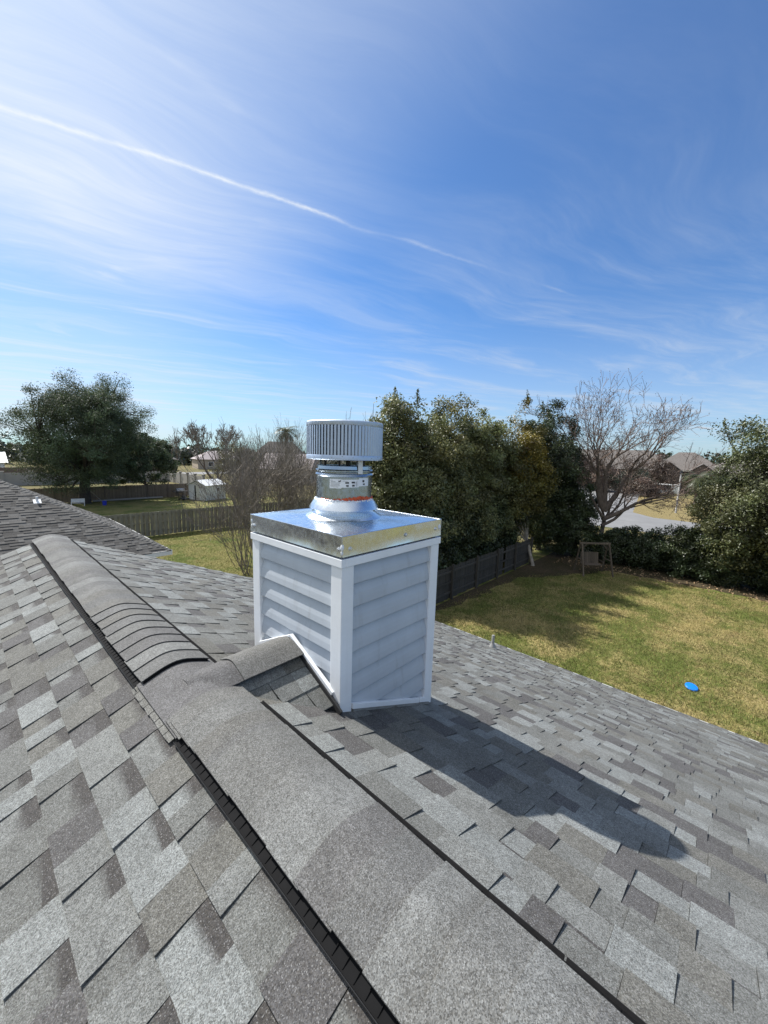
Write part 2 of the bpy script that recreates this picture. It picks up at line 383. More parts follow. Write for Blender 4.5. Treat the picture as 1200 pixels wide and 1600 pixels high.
M['soil_shade'] = grass_mat('leaf_mould_and_shade', (0.085, 0.075, 0.038), (0.125, 0.095, 0.06), (0.17, 0.125, 0.075), 0.0)  # leaf mould colour, kept dark to carry tree shade as well
M['dry_grass'] = grass_mat('dry_roadside_grass', (0.20, 0.18, 0.08), (0.34, 0.27, 0.125), (0.28, 0.22, 0.12), 0.08)
M['road'] = simple('pale_asphalt', (0.19, 0.187, 0.183), 0.85, var=0.12, scale=0.6, bump=0.2, bscale=30)
M['sand'] = simple('sandy_verge', (0.34, 0.275, 0.185), 0.95, var=0.15, scale=0.8)
M['concrete'] = simple('pale_concrete_wall', (0.34, 0.315, 0.28), 0.9, var=0.12, scale=0.8, bump=0.2, bscale=20)
M['brick'] = simple('brown_brick', (0.15, 0.11, 0.088), 0.9, var=0.2, scale=4.0, fine=(14.0, 0.15))
M['beige_wall'] = simple('beige_wall', (0.42, 0.35, 0.27), 0.85, var=0.08)
M['white_wall'] = simple('white_painted_wall', (0.72, 0.71, 0.67), 0.6, var=0.06)
M['cream'] = simple('cream_shed_panel', (0.66, 0.63, 0.54), 0.55, var=0.08, scale=2.0)
M['white_metal'] = simple('white_metal_roof', (0.78, 0.78, 0.76), 0.4, var=0.06)
M['roof_brown'] = simple('brown_shingle_roof', (0.14, 0.124, 0.112), 0.9, var=0.18, scale=0.5, fine=(6.0, 0.2))
M['roof_pale'] = simple('pale_pinkish_roof', (0.34, 0.29, 0.28), 0.85, var=0.12, scale=0.7)
M['glass'] = simple('dark_window_glass', (0.03, 0.035, 0.04), 0.08, var=0.1)
M['frame_w'] = simple('white_frame', (0.75, 0.75, 0.74), 0.5, var=0.04)
M['blue'] = simple('blue_plastic', (0.010, 0.20, 0.72), 0.35, var=0.05)
M['blue_dark'] = simple('dark_blue_plastic', (0.02, 0.04, 0.42), 0.4, var=0.05)
M['dark_metal'] = simple('dark_grey_metal', (0.05, 0.05, 0.052), 0.5, 0.3)
M['grey_cover'] = simple('grey_lid', (0.30, 0.31, 0.33), 0.4, 0.2)
M['pvc'] = simple('white_pvc', (0.78, 0.78, 0.76), 0.4, var=0.05)
M['tyre'] = simple('rubber', (0.02, 0.02, 0.02), 0.8)
M['litter'] = simple('dry_leaf_litter', (0.30, 0.20, 0.11), 0.8, var=0.4, scale=3.0)

ZG = -5.7
# ================================================================ SETTING
def sheet(name, poly, z, mat):
    m = MB(); m.add([(x, y, z) for x, y in poly], [tuple(range(len(poly)))])
    return tag(m.build(name, mat), kind='structure')
def ground():
    n = 40; R = 900.0
    xs = np.sign(np.linspace(-1, 1, n)) * np.abs(np.linspace(-1, 1, n)) ** 2 * R
    v = [(x, y, ZG) for y in xs for x in xs]
    f = np.array([(j * n + i, j * n + i + 1, (j + 1) * n + i + 1, (j + 1) * n + i) for j in range(n - 1) for i in range(n - 1)])
    return tag(obj('ground', np_mesh('ground', v, f), M['ground']), kind='structure')
ground()
sheet('back_lawn', [(-9, -14), (28.6, -14), (28.6, 9.7), (7.2, 9.7), (-9, 9.7)], ZG + 0.004, M['lawn'])
def wavy(pts, seed, amp=0.35, step=0.5):
    out = []; rs = np.random.RandomState(seed)
    for (a, b) in zip(pts[:-1], pts[1:]):
        k = max(1, int(math.dist(a, b) / step))
        for i in range(k): out.append((a[0] + (b[0] - a[0]) * i / k + rs.normal() * amp * .4, a[1] + (b[1] - a[1]) * i / k + rs.normal() * amp * .4))
    return out + [pts[-1]]
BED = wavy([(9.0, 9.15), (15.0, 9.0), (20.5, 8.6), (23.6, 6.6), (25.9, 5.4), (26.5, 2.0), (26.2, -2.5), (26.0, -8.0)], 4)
sheet('soil_and_shade_bed', [(9.0, 9.55)] + BED + [(30.0, -8.0), (30.0, 9.55)], ZG + 0.008, M['soil_shade'])  # soil by the hedge, its dark tone also stands in for tree shade
sheet('side_lawn', [(3, 9.7), (30, 9.7), (30, 32.7), (3, 32.7)], ZG + 0.004, M['lawn_green'])
sheet('far_lawn', [(-6, 32.7), (30, 32.7), (30, 57.6), (-6, 57.6)], ZG + 0.004, M['lawn_green'])
sheet('road', [(44, -60), (64, -60), (72, 2), (72, 9.5), (150, 23), (300, 40), (300, 80), (120, 48), (58, 36), (44, 30)], ZG + 0.004, M['road'])
sheet('sandy_verge', [(150, 26.5), (150, 50), (138, 47), (104, 38.5), (104, 32)], ZG + 0.012, M['sand'])
sheet('dry_verge', [(53.5, -20), (70, -20), (96, 11.5), (92, 15.0), (60, 10.3), (56.5, 7.5)], ZG + 0.008, M['dry_grass'])
sheet('far_road', [(-60, 98), (200, 116), (200, 126), (-60, 108)], ZG + 0.004, M['road'])

# ================================================================ OUR HOUSE
TH = math.atan(0.4244); CT, ST = math.cos(TH), math.sin(TH)
YE = 5.937; Y0 = -6.5; XE = 6.917; AE = XE / CT; EXPO = 0.143
def rp(s, a, y, n):            # roof point: side, distance down the slope, along ridge, height off the deck
    return (s * (a * CT + n * ST), y, -a * ST + n * CT)
house = thing('house', 'near house with grey laminated shingle roof under the boxed chimney', 'house', (0, 0, 0))
m = MB()
for s in (-1, 1):
    q = [rp(s, 0.0, Y0, -0.006), rp(s, AE, Y0, -0.006), rp(s, AE, YE, -0.006), rp(s, 0.0, YE, -0.006)]
    q2 = [rp(s, 0.0, Y0, -0.03), rp(s, AE, Y0, -0.03), rp(s, AE, YE, -0.03), rp(s, 0.0, YE, -0.03)]
    fs = [(0, 1, 2, 3), (7, 6, 5, 4), (0, 4, 5, 1), (1, 5, 6, 2), (2, 6, 7, 3), (3, 7, 4, 0)]
    if s < 0: fs = [tuple(reversed(f)) for f in fs]
    m.add(q + q2, fs)
m.build('roof_deck', M['felt'], house)
zw = -XE * 0.4244
m = MB()
xo = XE - 0.45; yo = YE - 0.35
m.prism([(-xo, Y0, ZG), (xo, Y0, ZG), (xo, Y0, -xo * 0.4244 - 0.05), (0, Y0, -0.05), (-xo, Y0, -xo * 0.4244 - 0.05)], (0, yo - Y0, 0))
m.build('wall', M['brick'], house)
for s in (-1, 1):
    m = MB(); e = rp(s, AE, 0, 0)
    m.box((min(s * XE, s * (XE - 0.02)), Y0, e[2] - 0.20), (max(s * XE, s * (XE - 0.02)), YE, e[2] - 0.035)); m.build('fascia', M['fascia'], house)
    m = MB()
    for (o0, o1, n0, n1) in ((-0.05, 0.046, 0.0005, 0.004), (0.043, 0.047, -0.05, 0.0035)):
        a0, a1 = AE + o0, AE + o1
        c = [rp(s, a0, Y0, n0), rp(s, a1, Y0, n0), rp(s, a1, Y0, n1), rp(s, a0, Y0, n1)]
        m.prism(c if s > 0 else c[::-1], (0, YE - Y0 + 0.02, 0))
    m.build('drip_edge', M['fascia'], house)
    m = MB()
    c = [rp(s, 0, YE, -0.004), rp(s, AE, YE, -0.004), rp(s, AE, YE, -0.18), rp(s, 0.0, YE, -0.18)]
    m.prism(c if s < 0 else c[::-1], (0, 0.022, 0)); m.build('rake_board', M['fascia'], house)

TONES = [((0.268, 0.284, 0.277), 0.21), ((0.178, 0.184, 0.175), 0.28), ((0.166, 0.165, 0.150), 0.17), ((0.108, 0.106, 0.108), 0.18), ((0.222, 0.231, 0.222), 0.16)]
def tone(rnd):
    r = rnd.random(); acc = 0
    for c, w in TONES:
        acc += w
        if r < acc: break
    k = rnd.uniform(0.92, 1.08)
    return tuple(x * k for x in c)
DARK = (0.064, 0.061, 0.062)
def shingle_piece(s, a0, a1, y0, y1, t, col, band, rnd):
    """one tab: wedge whose butt stands t above the deck; band = length of dark printed shadow line at its head"""
    at = a0 - 0.02; L_ = a1 - a0
    wob = [rnd.uniform(-0.0012, 0.0012) for _ in range(4)]
    lift = rnd.uniform(0, 0.0012)
    rows = [(at, 0.0006)]
    if band > 0:
        rows += [(a0 + band * L_, None), (a0 + (band + (0.20 if s < 0 else 0.04)) * L_, None)]
    rows += [(a1, None)]
    def nn(a): return 0.0006 + (t + lift - 0.0006) * max(0.0, (a - at)) / (a1 - at)
    vs, cs, fs = [], [], []
    n = len(rows)
    for k, (a, _) in enumerate(rows):
        c = DARK if (band > 0 and k <= 1) else col
        da = (wob[0], wob[1]) if k == n - 1 else (0, 0)
        ya, yb = y0, y1
        if band > 0 and 0 < k < n - 1: jj = 0.014 if s < 0 else 0.003; da = (rnd.uniform(-jj, jj), rnd.uniform(-jj, jj))
        vs.append(rp(s, a + da[0], ya, nn(a))); vs.append(rp(s, a + da[1], yb, nn(a))); cs += [c, c]
    for k in range(n - 1): fs.append((2 * k, 2 * k + 2, 2 * k + 3, 2 * k + 1))
    b = len(vs)
    edge = tuple(x * 0.55 for x in col)
    vs += [rp(s, at, y0, 0.0), rp(s, at, y1, 0.0), rp(s, a1 + wob[0], y0, -0.0005), rp(s, a1 + wob[1], y1, -0.0005)]; cs += [edge] * 4
    l = 2 * (n - 1)
    fs.append((l, b + 2, b + 3, l + 1))
    fs.append((0, b, b + 2) + tuple(2 * k for k in range(n - 1, 0, -1)))
    fs.append((1,) + tuple(2 * k + 1 for k in range(1, n)) + (b + 3, b + 1))
    if s < 0: fs = [tuple(reversed(f)) for f in fs]
    return vs, fs, cs
pieces = []
rnd = random.Random(11)
for s, aoff in ((1, 0.0656), (-1, 0.033)):
    ncourse = int((AE - aoff) / EXPO) + 1
    for i in range(ncourse):
        a0 = aoff + i * EXPO; a1 = min(a0 + EXPO, AE + 0.012)
        if a0 > AE - 0.03: continue
        y = (Y0 if a0 > 0.0 else Y0) - rnd.random() * 0.3; tooth = rnd.random() < 0.5
        ys = -1.6 if True else Y0
        while y < YE:
            w = rnd.choice([0.09, 0.12, 0.15, 0.18, 0.21, 0.25]) * rnd.uniform(0.92, 1.1)
            if not tooth: w = rnd.choice([0.08, 0.11, 0.14, 0.18]) * rnd.uniform(0.92, 1.1)
            e = min(y + w, YE + 0.012)
            if YE - e < 0.05: e = YE + 0.012
            st = max(y, Y0)
            if e > st + 0.01:
                t = 0.0118 if tooth else 0.0042
                split = tooth and (e - st) > 0.2 and rnd.random() < 0.6
                col = tone(rnd)
                band = 0.0 if tooth else (rnd.uniform(0.18, 0.34) if (s < 0) or (s > 0 and rnd.random() < 0.0) else (rnd.uniform(0.05, 0.12) if rnd.random() < 0.65 else 0.0))
                if split:
                    mid = st + (e - st) * rnd.uniform(0.35, 0.65)
                    pieces.append((s, a0, a1, st + 0.0007, mid - 0.0002, t, col, band)); pieces.append((s, a0, a1, mid + 0.0002, e - 0.0007, t, tone(rnd), band))
                else: pieces.append((s, a0, a1, st + 0.0007, e - 0.0007, t, col, band))
            y = e; tooth = not tooth
CH = (0.5462, 1.3525, 1.3549, 2.1947)         # chimney footprint x0 x1 y0 y1
def in_chimney(p):
    s, a0, a1, y0, y1 = p[:5]
    return s > 0 and a0 * CT > CH[0] + 0.03 and a1 * CT < CH[1] - 0.03 and y0 > CH[2] + 0.03 and y1 < CH[3] - 0.03
pieces = [p for p in pieces if not in_chimney(p)]
def px_area(p):
    s, a0, a1, y0, y1 = p[:5]
    if a1 < 0.19: return 0.0
    q = []
    for a, y in ((a0, y0), (a1, y0), (a1, y1), (a0, y1)):
        d = np.array(rp(s, a, y, 0)) - CAM; z = d @ CF
        if z < 0.05: return 0.0
        q.append((600 + FPX * (d @ CR) / z, 800 - FPX * (d @ CU) / z))
    q = np.array(q); c = q.mean(0)
    if not (-20 < c[0] < 1220 and -20 < c[1] < 1620): return 0.0
    x, y = q[:, 0], q[:, 1]
    return 0.5 * abs(np.dot(x, np.roll(y, -1)) - np.dot(y, np.roll(x, -1)))
order = sorted(range(len(pieces)), key=lambda k: -px_area(pieces[k]))
near = set(order[:300])
mm = MB()
for k, p in enumerate(pieces):
    v, f, c = shingle_piece(*p, rnd)
    if k in near:
        q = MB(); q.add(v, f, c); q.build('shingle', M['shingle'], house)
    else: mm.add(v, f, c)
tag(mm.build('shingle_field', M['shingle'], house), kind='stuff')

# --- ridge vents with folded cap shingles
def capz(x, apex, r=0.06): return apex - 0.4244 * (math.sqrt(x * x + r * r) - r)
def cap_piece(y_butt, y_head, hw, apex_b, apex_h, thick, col, cols=None, n=12, xoff=0.0):
    """folded shingle over the ridge; y_butt end stands high"""
    m = MB(); vs = []; cs = []
    segs = 4
    for j in range(segs + 1):
        f = j / segs; y = y_butt + (y_head - y_butt) * f; ap = apex_b + (apex_h - apex_b) * f
        for i in range(n + 1):
            x = -hw + 2 * hw * i / n
            jit = 0.0018 * noise.noise(Vector((x * 9, y * 7, 1.3)))
            vs.append((x + xoff, y, capz(x, ap) + jit)); cs.append(col if cols is None else tuple(a + (b - a) * min(1, max(0, (f - 0.45) * 5)) for a, b in zip(col, cols)))
    top = len(vs)
    for j in range(segs + 1):
        for i in range(n + 1):
            x, y, z = vs[j * (n + 1) + i]; vs.append((x, y, z - thick)); cs.append((0.05, 0.05, 0.05))
    F = []
    w = n + 1
    up = y_head > y_butt
    for j in range(segs):
        for i in range(n):
            q = (j * w + i, j * w + i + 1, (j + 1) * w + i + 1, (j + 1) * w + i)
            F.append(q if up else q[::-1]); F.append(tuple(t + top for t in (q[::-1] if up else q)))
        for i in (0, n):
            q = (j * w + i, (j + 1) * w + i, (j + 1) * w + i + top, j * w + i + top); F.append(q)
    for j in (0, segs):
        for i in range(n): F.append((j * w + i, j * w + i + 1, j * w + i + 1 + top, j * w + i + top))
    m.add(vs, F, cs)
    return m
CAPT = [(0.166, 0.168, 0.165), (0.182, 0.184, 0.176), (0.235, 0.241, 0.233), (0.152, 0.151, 0.150), (0.200, 0.203, 0.195), (0.172, 0.170, 0.158)]
def ridge_vent(y0, y1, fwd, label):
    rv = empty('ridge_vent', (0, 0, 0)); rv.parent = house; rv['label'] = label
    # plastic vent body
    for s in (-1, 1):
        m = MB(); ew = 0.186 if s < 0 else 0.207
        prof = [rp(s, 0.03, y0, 0.010), rp(s, ew, y0, 0.0105), rp(s, ew, y0, 0.0140), rp(s, 0.03, y0, 0.0140)]
        m.prism(prof if s > 0 else prof[::-1], (0, y1 - y0, 0))
        k = int((y1 - y0) / 0.036)
        for i in range(k):
            y = y0 + 0.01 + i * (y1 - y0 - 0.02) / k
            c = [rp(s, 0.09, y, 0.0138), rp(s, ew - 0.003, y, 0.0138), rp(s, ew - 0.005, y, 0.0155), rp(s, 0.09, y, 0.025)]
            m.prism(c if s > 0 else c[::-1], (0, 0.0018, 0))
            c = [rp(s, 0.150, y + .012, 0.0124), rp(s, 0.154, y + .012, 0.0124), rp(s, 0.154, y + .012, 0.019), rp(s, 0.150, y + .012, 0.019)]
            m.prism(c if s > 0 else c[::-1], (0, 0.010, 0))
        m.build('vent_base', M['vent_plastic'], rv)
        m = MB(); nseg = max(1, int((y1 - y0) / 1.22))
        for i in range(nseg):
            ya = y0 + (y1 - y0) * i / nseg + 0.002; yb = y0 + (y1 - y0) * (i + 1) / nseg - 0.002
            c = [rp(s, ew + 0.0005, ya, 0.0118), rp(s, ew + 0.0045, ya, 0.009), rp(s, ew + 0.0035, ya, 0.0225), rp(s, ew + 0.001, ya, 0.0240)]
            m.prism(c if s > 0 else c[::-1], (0, yb - ya, 0))
        m.build('vent_lip', M['lip'], rv, bevel=0.0015)
    # end plate under the cap
    for ye in (y0 - 0.008, y1):
        n = 12; top = [(-0.15 + 0.30 * i / n, ye, capz(-0.15 + 0.30 * i / n, 0.0205)) for i in range(n + 1)]
        m = MB()
        for i in range(n):
            a, b = top[i], top[i + 1]
            m.prism([(a[0], ye, a[2] - 0.034), (b[0], ye, b[2] - 0.034), b, a], (0, 0.008, 0))
        m.build('end_plate', M['vent_plastic'], rv)
    rc = random.Random(int(y0 * 100) + 5)
    pitch = 0.128
    n = int(round((y1 - y0) / pitch)); pitch = (y1 - y0) / n
    for i in range(n):
        ya = y0 + i * pitch; yb = ya + pitch
        c = rc.choice(CAPT); c2 = rc.choice(CAPT) if rc.random() < 0.5 else None
        hw = 0.158 + rc.uniform(-0.003, 0.003)
        base = 0.0185
        if i < fwd:      # butt edge faces the camera end
            pc = cap_piece(ya - 0.003, yb + 0.02, hw, base + 0.0085, base + 0.001, 0.005, c, None)
        else:
            pc = cap_piece(yb + 0.003, ya - 0.02, hw, base + 0.0052, base + 0.001, 0.004, c, c2)
        pc.build('cap_shingle', M['shingle'], rv, smooth=True)
ridge_vent(1.965, YE - 0.03, 9, 'far ridge vent running to the gable end')
ridge_vent(Y0, 1.50, 0, 'near ridge vent running under the camera')

# saddle of folded shingles in the gap between the two vents, and the cricket behind the chimney
sad = empty('ridge_saddle', (0, 0, 0)); sad.parent = house
for (ya, yb, hw, ap, cc) in ((1.50, 1.99, 0.172, 0.010, (0.158, 0.156, 0.159)), (1.475, 1.62, 0.168, 0.0165, (0.187, 0.187, 0.179)), (1.40, 1.585, 0.160, 0.0215, (0.199, 0.199, 0.189))):
    pc = cap_piece(yb, ya, hw, ap, ap - 0.003, 0.004, cc, None, 14)
    pc.build('saddle_shingle', M['shingle'], sad, smooth=True)
m = MB()
y = 1.52
while y < 1.97:           # ragged strip of cut shingle along the left side of the gap
    w = random.uniform(0.05, 0.09)
    m.add(*(lambda v: (v, [(0, 1, 2, 3)]))([rp(-1, 0.20 + random.uniform(0, .006), y, 0.0145), rp(-1, 0.165, y, 0.0155), rp(-1, 0.165, y + w - .004, 0.0155), rp(-1, 0.20 + random.uniform(0, .006), y + w - .004, 0.0145)]), (0.216, 0.216, 0.201))
    y += w
m.build('cut_strip', M['shingle'], sad)
CY = 1.775; CK = 0.52; CPHI = math.atan(CK); CZ = 0.002
cr = empty('cricket', (0, 0, 0)); cr.parent = house
def crp(s, x, b, n):       # cricket point: side (-1 towards camera), x, distance down its slope, height
    return (x, CY + s * (b * math.cos(CPHI) + n * math.sin(CPHI)), CZ - b * math.sin(CPHI) + n * math.cos(CPHI))
XC = CH[0]
for s in (-1, 1):
    bmax = 0.42 / math.cos(CPHI)
    m = MB()
    v = [crp(s, 0.0, 0, 0.0), crp(s, XC + 0.01, 0, 0.0), crp(s, XC + 0.01, bmax, 0.0)]
    v2 = [(x, y_, z - 0.05) for x, y_, z in v]
    m.add(v + v2, [(0, 2, 1), (3, 4, 5), (0, 1, 4, 3), (1, 2, 5, 4), (2, 0, 3, 5)])
    m.build('cricket_deck', M['felt'], cr)
    rows = [(0.0, 0.175), (0.175, 0.305), (0.305, 0.435)]
    rc = random.Random(33 + s)
    for (b0, b1) in rows:
        def xv(b): return b * math.cos(CPHI) * CK / 0.4244 - 0.022
        x = xv(b0)
        while x < XC - 0.03:
            w = rc.choice([0.13, 0.17, 0.21]); x2 = min(x + w, XC - 0.006)
            if XC - x2 < 0.06: x2 = XC - 0.006
            t = rc.choice([0.0095, 0.0070])
            bl = min(b1, b0 + (x2 - xv(b0)) / (xv(1.0) - xv(0.0)) - 0.004)       # where the valley cuts this piece off
            xa = min(max(x, xv(bl)), x2 - 0.004)
            hb = 0.003 + t * (bl - b0) / (b1 - b0)
            top = [crp(s, x + 0.0006, b0 - 0.012, 0.004), crp(s, x2 - 0.0006, b0 - 0.012, 0.004), crp(s, x2 - 0.0006, bl, hb), crp(s, xa + 0.0006, bl, hb)]
            bot = [(p[0], p[1], p[2] - 0.0045) for p in top]
            q = MB(); fs = [(0, 1, 2, 3), (7, 6, 5, 4), (3, 2, 6, 7), (0, 3, 7, 4), (2, 1, 5, 6), (1, 0, 4, 5)]
            if s > 0: fs = [tuple(reversed(f)) for f in fs]
            q.add(top + bot, fs, tone(rc)); q.build('cricket_shingle', M['shingle'], cr)
            x = x2
    # dark step flashing against the chimney wall
    m = MB()
    c = [crp(s, XC - 0.020, -0.01, 0.030), crp(s, XC - 0.020, bmax + 0.02, 0.030), crp(s, XC - 0.020, bmax + 0.02, 0.0), crp(s, XC - 0.020, -0.01, 0.0)]
    m.prism(c if s > 0 else c[::-1], (0.012, 0, 0)); m.build('step_flashing', M['felt'], cr)
def cricket_cap(x0, x1, hw, ap0, ap1, col, lift0):
    n = 12; segs = 4; vs = []; cs = []
    for j in range(segs + 1):
        f = j / segs; x = x0 + (x1 - x0) * f; ap = ap0 + (ap1 - ap0) * f
        for i in range(n + 1):
            d = -hw + 2 * hw * i / n
            z = CZ + ap - CK * (math.sqrt(d * d + 0.0025) - 0.05)
            zm = -0.4244 * abs(x) - 0.004                      # flanks tuck under the main roof's shingles
            if abs(x) < 0.17: zm = capz(x, 0.004)
            z = max(z, zm)
            vs.append((x, CY + d, z)); cs.append(col)
    top = len(vs)
    vs += [(x, y_, z - 0.0045) for x, y_, z in vs]; cs += [(0.06, 0.06, 0.06)] * top
    F = []; w = n + 1
    for j in range(segs):
        for i in range(n):
            q = (j * w + i, (j + 1) * w + i, (j + 1) * w + i + 1, j * w + i + 1); F.append(q); F.append(tuple(t + top for t in q[::-1]))
        for i in (0, n): F.append((j * w + i, (j + 1) * w + i, (j + 1) * w + i + top, j * w + i + top))
    for j in (0, segs):
        for i in range(n): F.append((j * w + i, j * w + i + 1, j * w + i + 1 + top, j * w + i + top))
    m = MB(); m.add(vs, F, cs); m.build('cricket_cap', M['shingle'], cr, smooth=True)
cricket_cap(-0.03, 0.30, 0.125, 0.010, 0.020, (0.141, 0.139, 0.142), 0)
cricket_cap(0.19, XC - 0.010, 0.132, 0.026, 0.030, (0.178, 0.178, 0.171), 0)
# plumbing pipe near the eave
pp = empty('plumbing_vent', (5.9, 3.10, -5.9 * 0.4244 + 0.012)); pp.parent = house; pp.scale = (0.85, 0.85, 0.72)
m = MB(); m.lathe([(0.0, 0.34), (0.028, 0.34), (0.032, 0.33), (0.032, -0.05)], (0, 0, 0), 16); m.build('pipe', M['lead'], pp, smooth=True)
m = MB(); m.lathe([(0.033, 0.13), (0.045, 0.09), (0.075, 0.03), (0.08, -0.02)], (0, 0, 0), 16); m.build('boot', M['lead'], pp, smooth=True)
m = MB(); c = [(-0.13, -0.12, 0.13 * 0.4244), (0.16, -0.12, -0.16 * 0.4244), (0.16, 0.12, -0.16 * 0.4244), (-0.13, 0.12, 0.13 * 0.4244)]; m.prism(c, (0, 0, 0.004)); m.build('boot_flange', M['lead'], pp)

# ================================================================ CHIMNEY
x0, x1, y0, y1 = CH
chim = thing('chimney', 'square chimney boxed in grey siding with white corners, sheet metal cap and round turbine vent', 'chimney', ((x0 + x1) / 2, (y0 + y1) / 2, -0.2))
CO = Vector(((x0 + x1) / 2, (y0 + y1) / 2, -0.2))
def cbuild(m, name, mat, parent=None, **k):
    """geometry given in world coordinates, stored relative to the chimney base"""
    if parent is None:
        m.v = [(v[0] - CO.x, v[1] - CO.y, v[2] - CO.z) for v in m.v]; return m.build(name, mat, chim, **k)
    m.v = [(v[0] - CO.x, v[1] - CO.y, v[2] - CO.z) for v in m.v]; return m.build(name, mat, parent, **k)
ZT = 0.565
m = MB(); m.box((x0 + 0.042, y0 + 0.042, -0.75), (x1 - 0.042, y1 - 0.042, ZT + 0.02)); cbuild(m, 'sheathing', M['black'])
PW = 0.08
for sx in (0, 1):
    for sy in (0, 1):
        cx = x0 if sx == 0 else x1; cy = y0 if sy == 0 else y1
        dx = 1 if sx == 0 else -1; dy = 1 if sy == 0 else -1
        zb = [-0.4244 * cx + 0.012, -0.4244 * (cx + dx * PW) + 0.012]
        m = MB()
        t = 0.036
        poly = [(cx, cy), (cx + dx * PW, cy), (cx + dx * PW, cy + dy * t), (cx + dx * t, cy + dy * t), (cx + dx * t, cy + dy * PW), (cx, cy + dy * PW)]
        if dx * dy < 0: poly = poly[::-1]
        n = 6
        bot = [(x, y, -0.4244 * x + (0.004 if sx == 0 else 0.012)) for x, y in poly]; top = [(x, y, ZT - 0.038) for x, y in poly]
        m.add(bot + top, [tuple(range(n - 1, -1, -1)), tuple(range(n, 2 * n))] + [(i, (i + 1) % n, n + (i + 1) % n, n + i) for i in range(n)])
        cbuild(m, 'corner_post', M['trim'], bevel=0.003)
# frieze boards under the metal cap (mitred: x-running ones stop between the y-running ones)
for (a, b) in (((x0 - 0.008, y0 - 0.008), (x0 + 0.02, y1 + 0.008)), ((x1 - 0.02, y0 - 0.008), (x1 + 0.008, y1 + 0.008)), ((x0 + 0.0205, y0 - 0.008), (x1 - 0.0205, y0 + 0.02)), ((x0 + 0.0205, y1 - 0.02), (x1 - 0.0205, y1 + 0.008))):
    m = MB(); m.box((a[0], a[1], ZT - 0.036), (b[0], b[1], ZT + 0.006)); cbuild(m, 'frieze_board', M['trim'], bevel=0.003)
SE = 0.1215
def board(face, k):
    zb = 0.427 - SE * k; zt = min(zb + SE + 0.012, ZT - 0.03)
    out_b, out_t = 0.0205, 0.0035
    n_ = []
    prof = []
    for f, base in ((0.0, 0.0225), (0.03, 0.0255), (0.28, 0.0222), (0.48, 0.0172), (0.72, 0.0070), (0.9, -0.0020), (1.0, -0.0060)):
        prof.append((zb + (zt - zb) * f, base))
    prof = [(zb + 0.008, -0.0030), (zb + 0.006, 0.0200)] + prof
    if face in 'LR': h0, h1 = (y0 + PW - 0.006, y1 - PW + 0.006)
    else: h0, h1 = (x0 + PW - 0.006, x1 - PW + 0.006)
    m = MB(); vs = []
    sl = random.uniform(-0.0015, 0.0015)
    for h, dz in ((h0, -sl), (h1, sl)):
        for z, n in prof:
            o = n - 0.0325
            z = z + dz
            vs.append({'L': (x0 - o, h, z), 'R': (x1 + o, h, z), 'F': (h, y0 - o, z), 'B': (h, y1 + o, z)}[face])
    q = len(prof)
    fs = [(i, i + 1, q + i + 1, q + i) for i in range(q - 1)]
    if face in 'FR': fs = [f[::-1] for f in fs]
    m.add(vs, fs)
    return cbuild(m, 'siding_board', M['siding'])
for face, nb in (('L', 7), ('F', 9), ('R', 10), ('B', 9)):
    for k in range(nb): board(face, k)
# base trim strips along the slope on the two side faces, and the gable shaped trim over the cricket
def slope_strip(m, yf, xa, xb, up0, up1, th, sgn):
    c = [(xa, yf, -0.4244 * xa + up0), (xb, yf, -0.4244 * xb + up0), (xb, yf, -0.4244 * xb + up1), (xa, yf, -0.4244 * xa + up1)]
    m.prism(c if sgn > 0 else c[::-1], (0, -sgn * th, 0))
m = MB(); slope_strip(m, y0 + 0.012, x0 + PW + 0.002, x1 - PW - 0.06, 0.022, 0.052, 0.02, 1); slope_strip(m, y0 + 0.013, x1 - PW - 0.058, x1 - PW - 0.002, 0.024, 0.055, 0.022, 1); cbuild(m, 'base_trim', M['trim'], bevel=0.002)
m = MB(); slope_strip(m, y1 - 0.012, x0 + PW + 0.002, x1 - PW - 0.002, 0.022, 0.052, 0.02, -1); cbuild(m, 'base_trim', M['trim'], bevel=0.002)
m = MB(); slope_strip(m, y0 + 0.0115, x0 + PW + 0.01, x1 - 0.03, 0.006, 0.0215, 0.018, 1); cbuild(m, 'base_flashing', M['lead'])
for s in (-1, 1):
    c = [crp(s, x0 - 0.012, 0.0, 0.030), crp(s, x0 - 0.012, 0.395 if s < 0 else 0.36, 0.030), crp(s, x0 - 0.012, 0.395 if s < 0 else 0.36, 0.052), crp(s, x0 - 0.012, 0.0, 0.052)]
    c = [(x, y, z) if i in (1, 2) else (x, CY + s * 0.0008, z) for i, (x, y, z) in enumerate(c)]
    m = MB(); m.prism(c if s > 0 else c[::-1], (0.022, 0, 0)); cbuild(m, 'gable_trim', M['trim'], bevel=0.0015)
m = MB(); m.box((x0 - 0.006, y1 - 0.09, -0.4244 * x0 - 0.01), (x0 + 0.05, y1 + 0.004, -0.4244 * x0 + 0.026)); cbuild(m, 'corner_flashing', M['lead'], bevel=0.002)

# sheet metal chase cover: skirt with hemmed edge and four creased top planes rising to the pipe
PC = Vector((0.938, 1.787, 0))
m = MB(); zs0, zs1 = 0.582, 0.683
ex = 0.004
A = [(x0 - ex, y0 - ex), (x1 + ex, y0 - ex), (x1 + ex, y1 + ex), (x0 - ex, y1 + ex)]
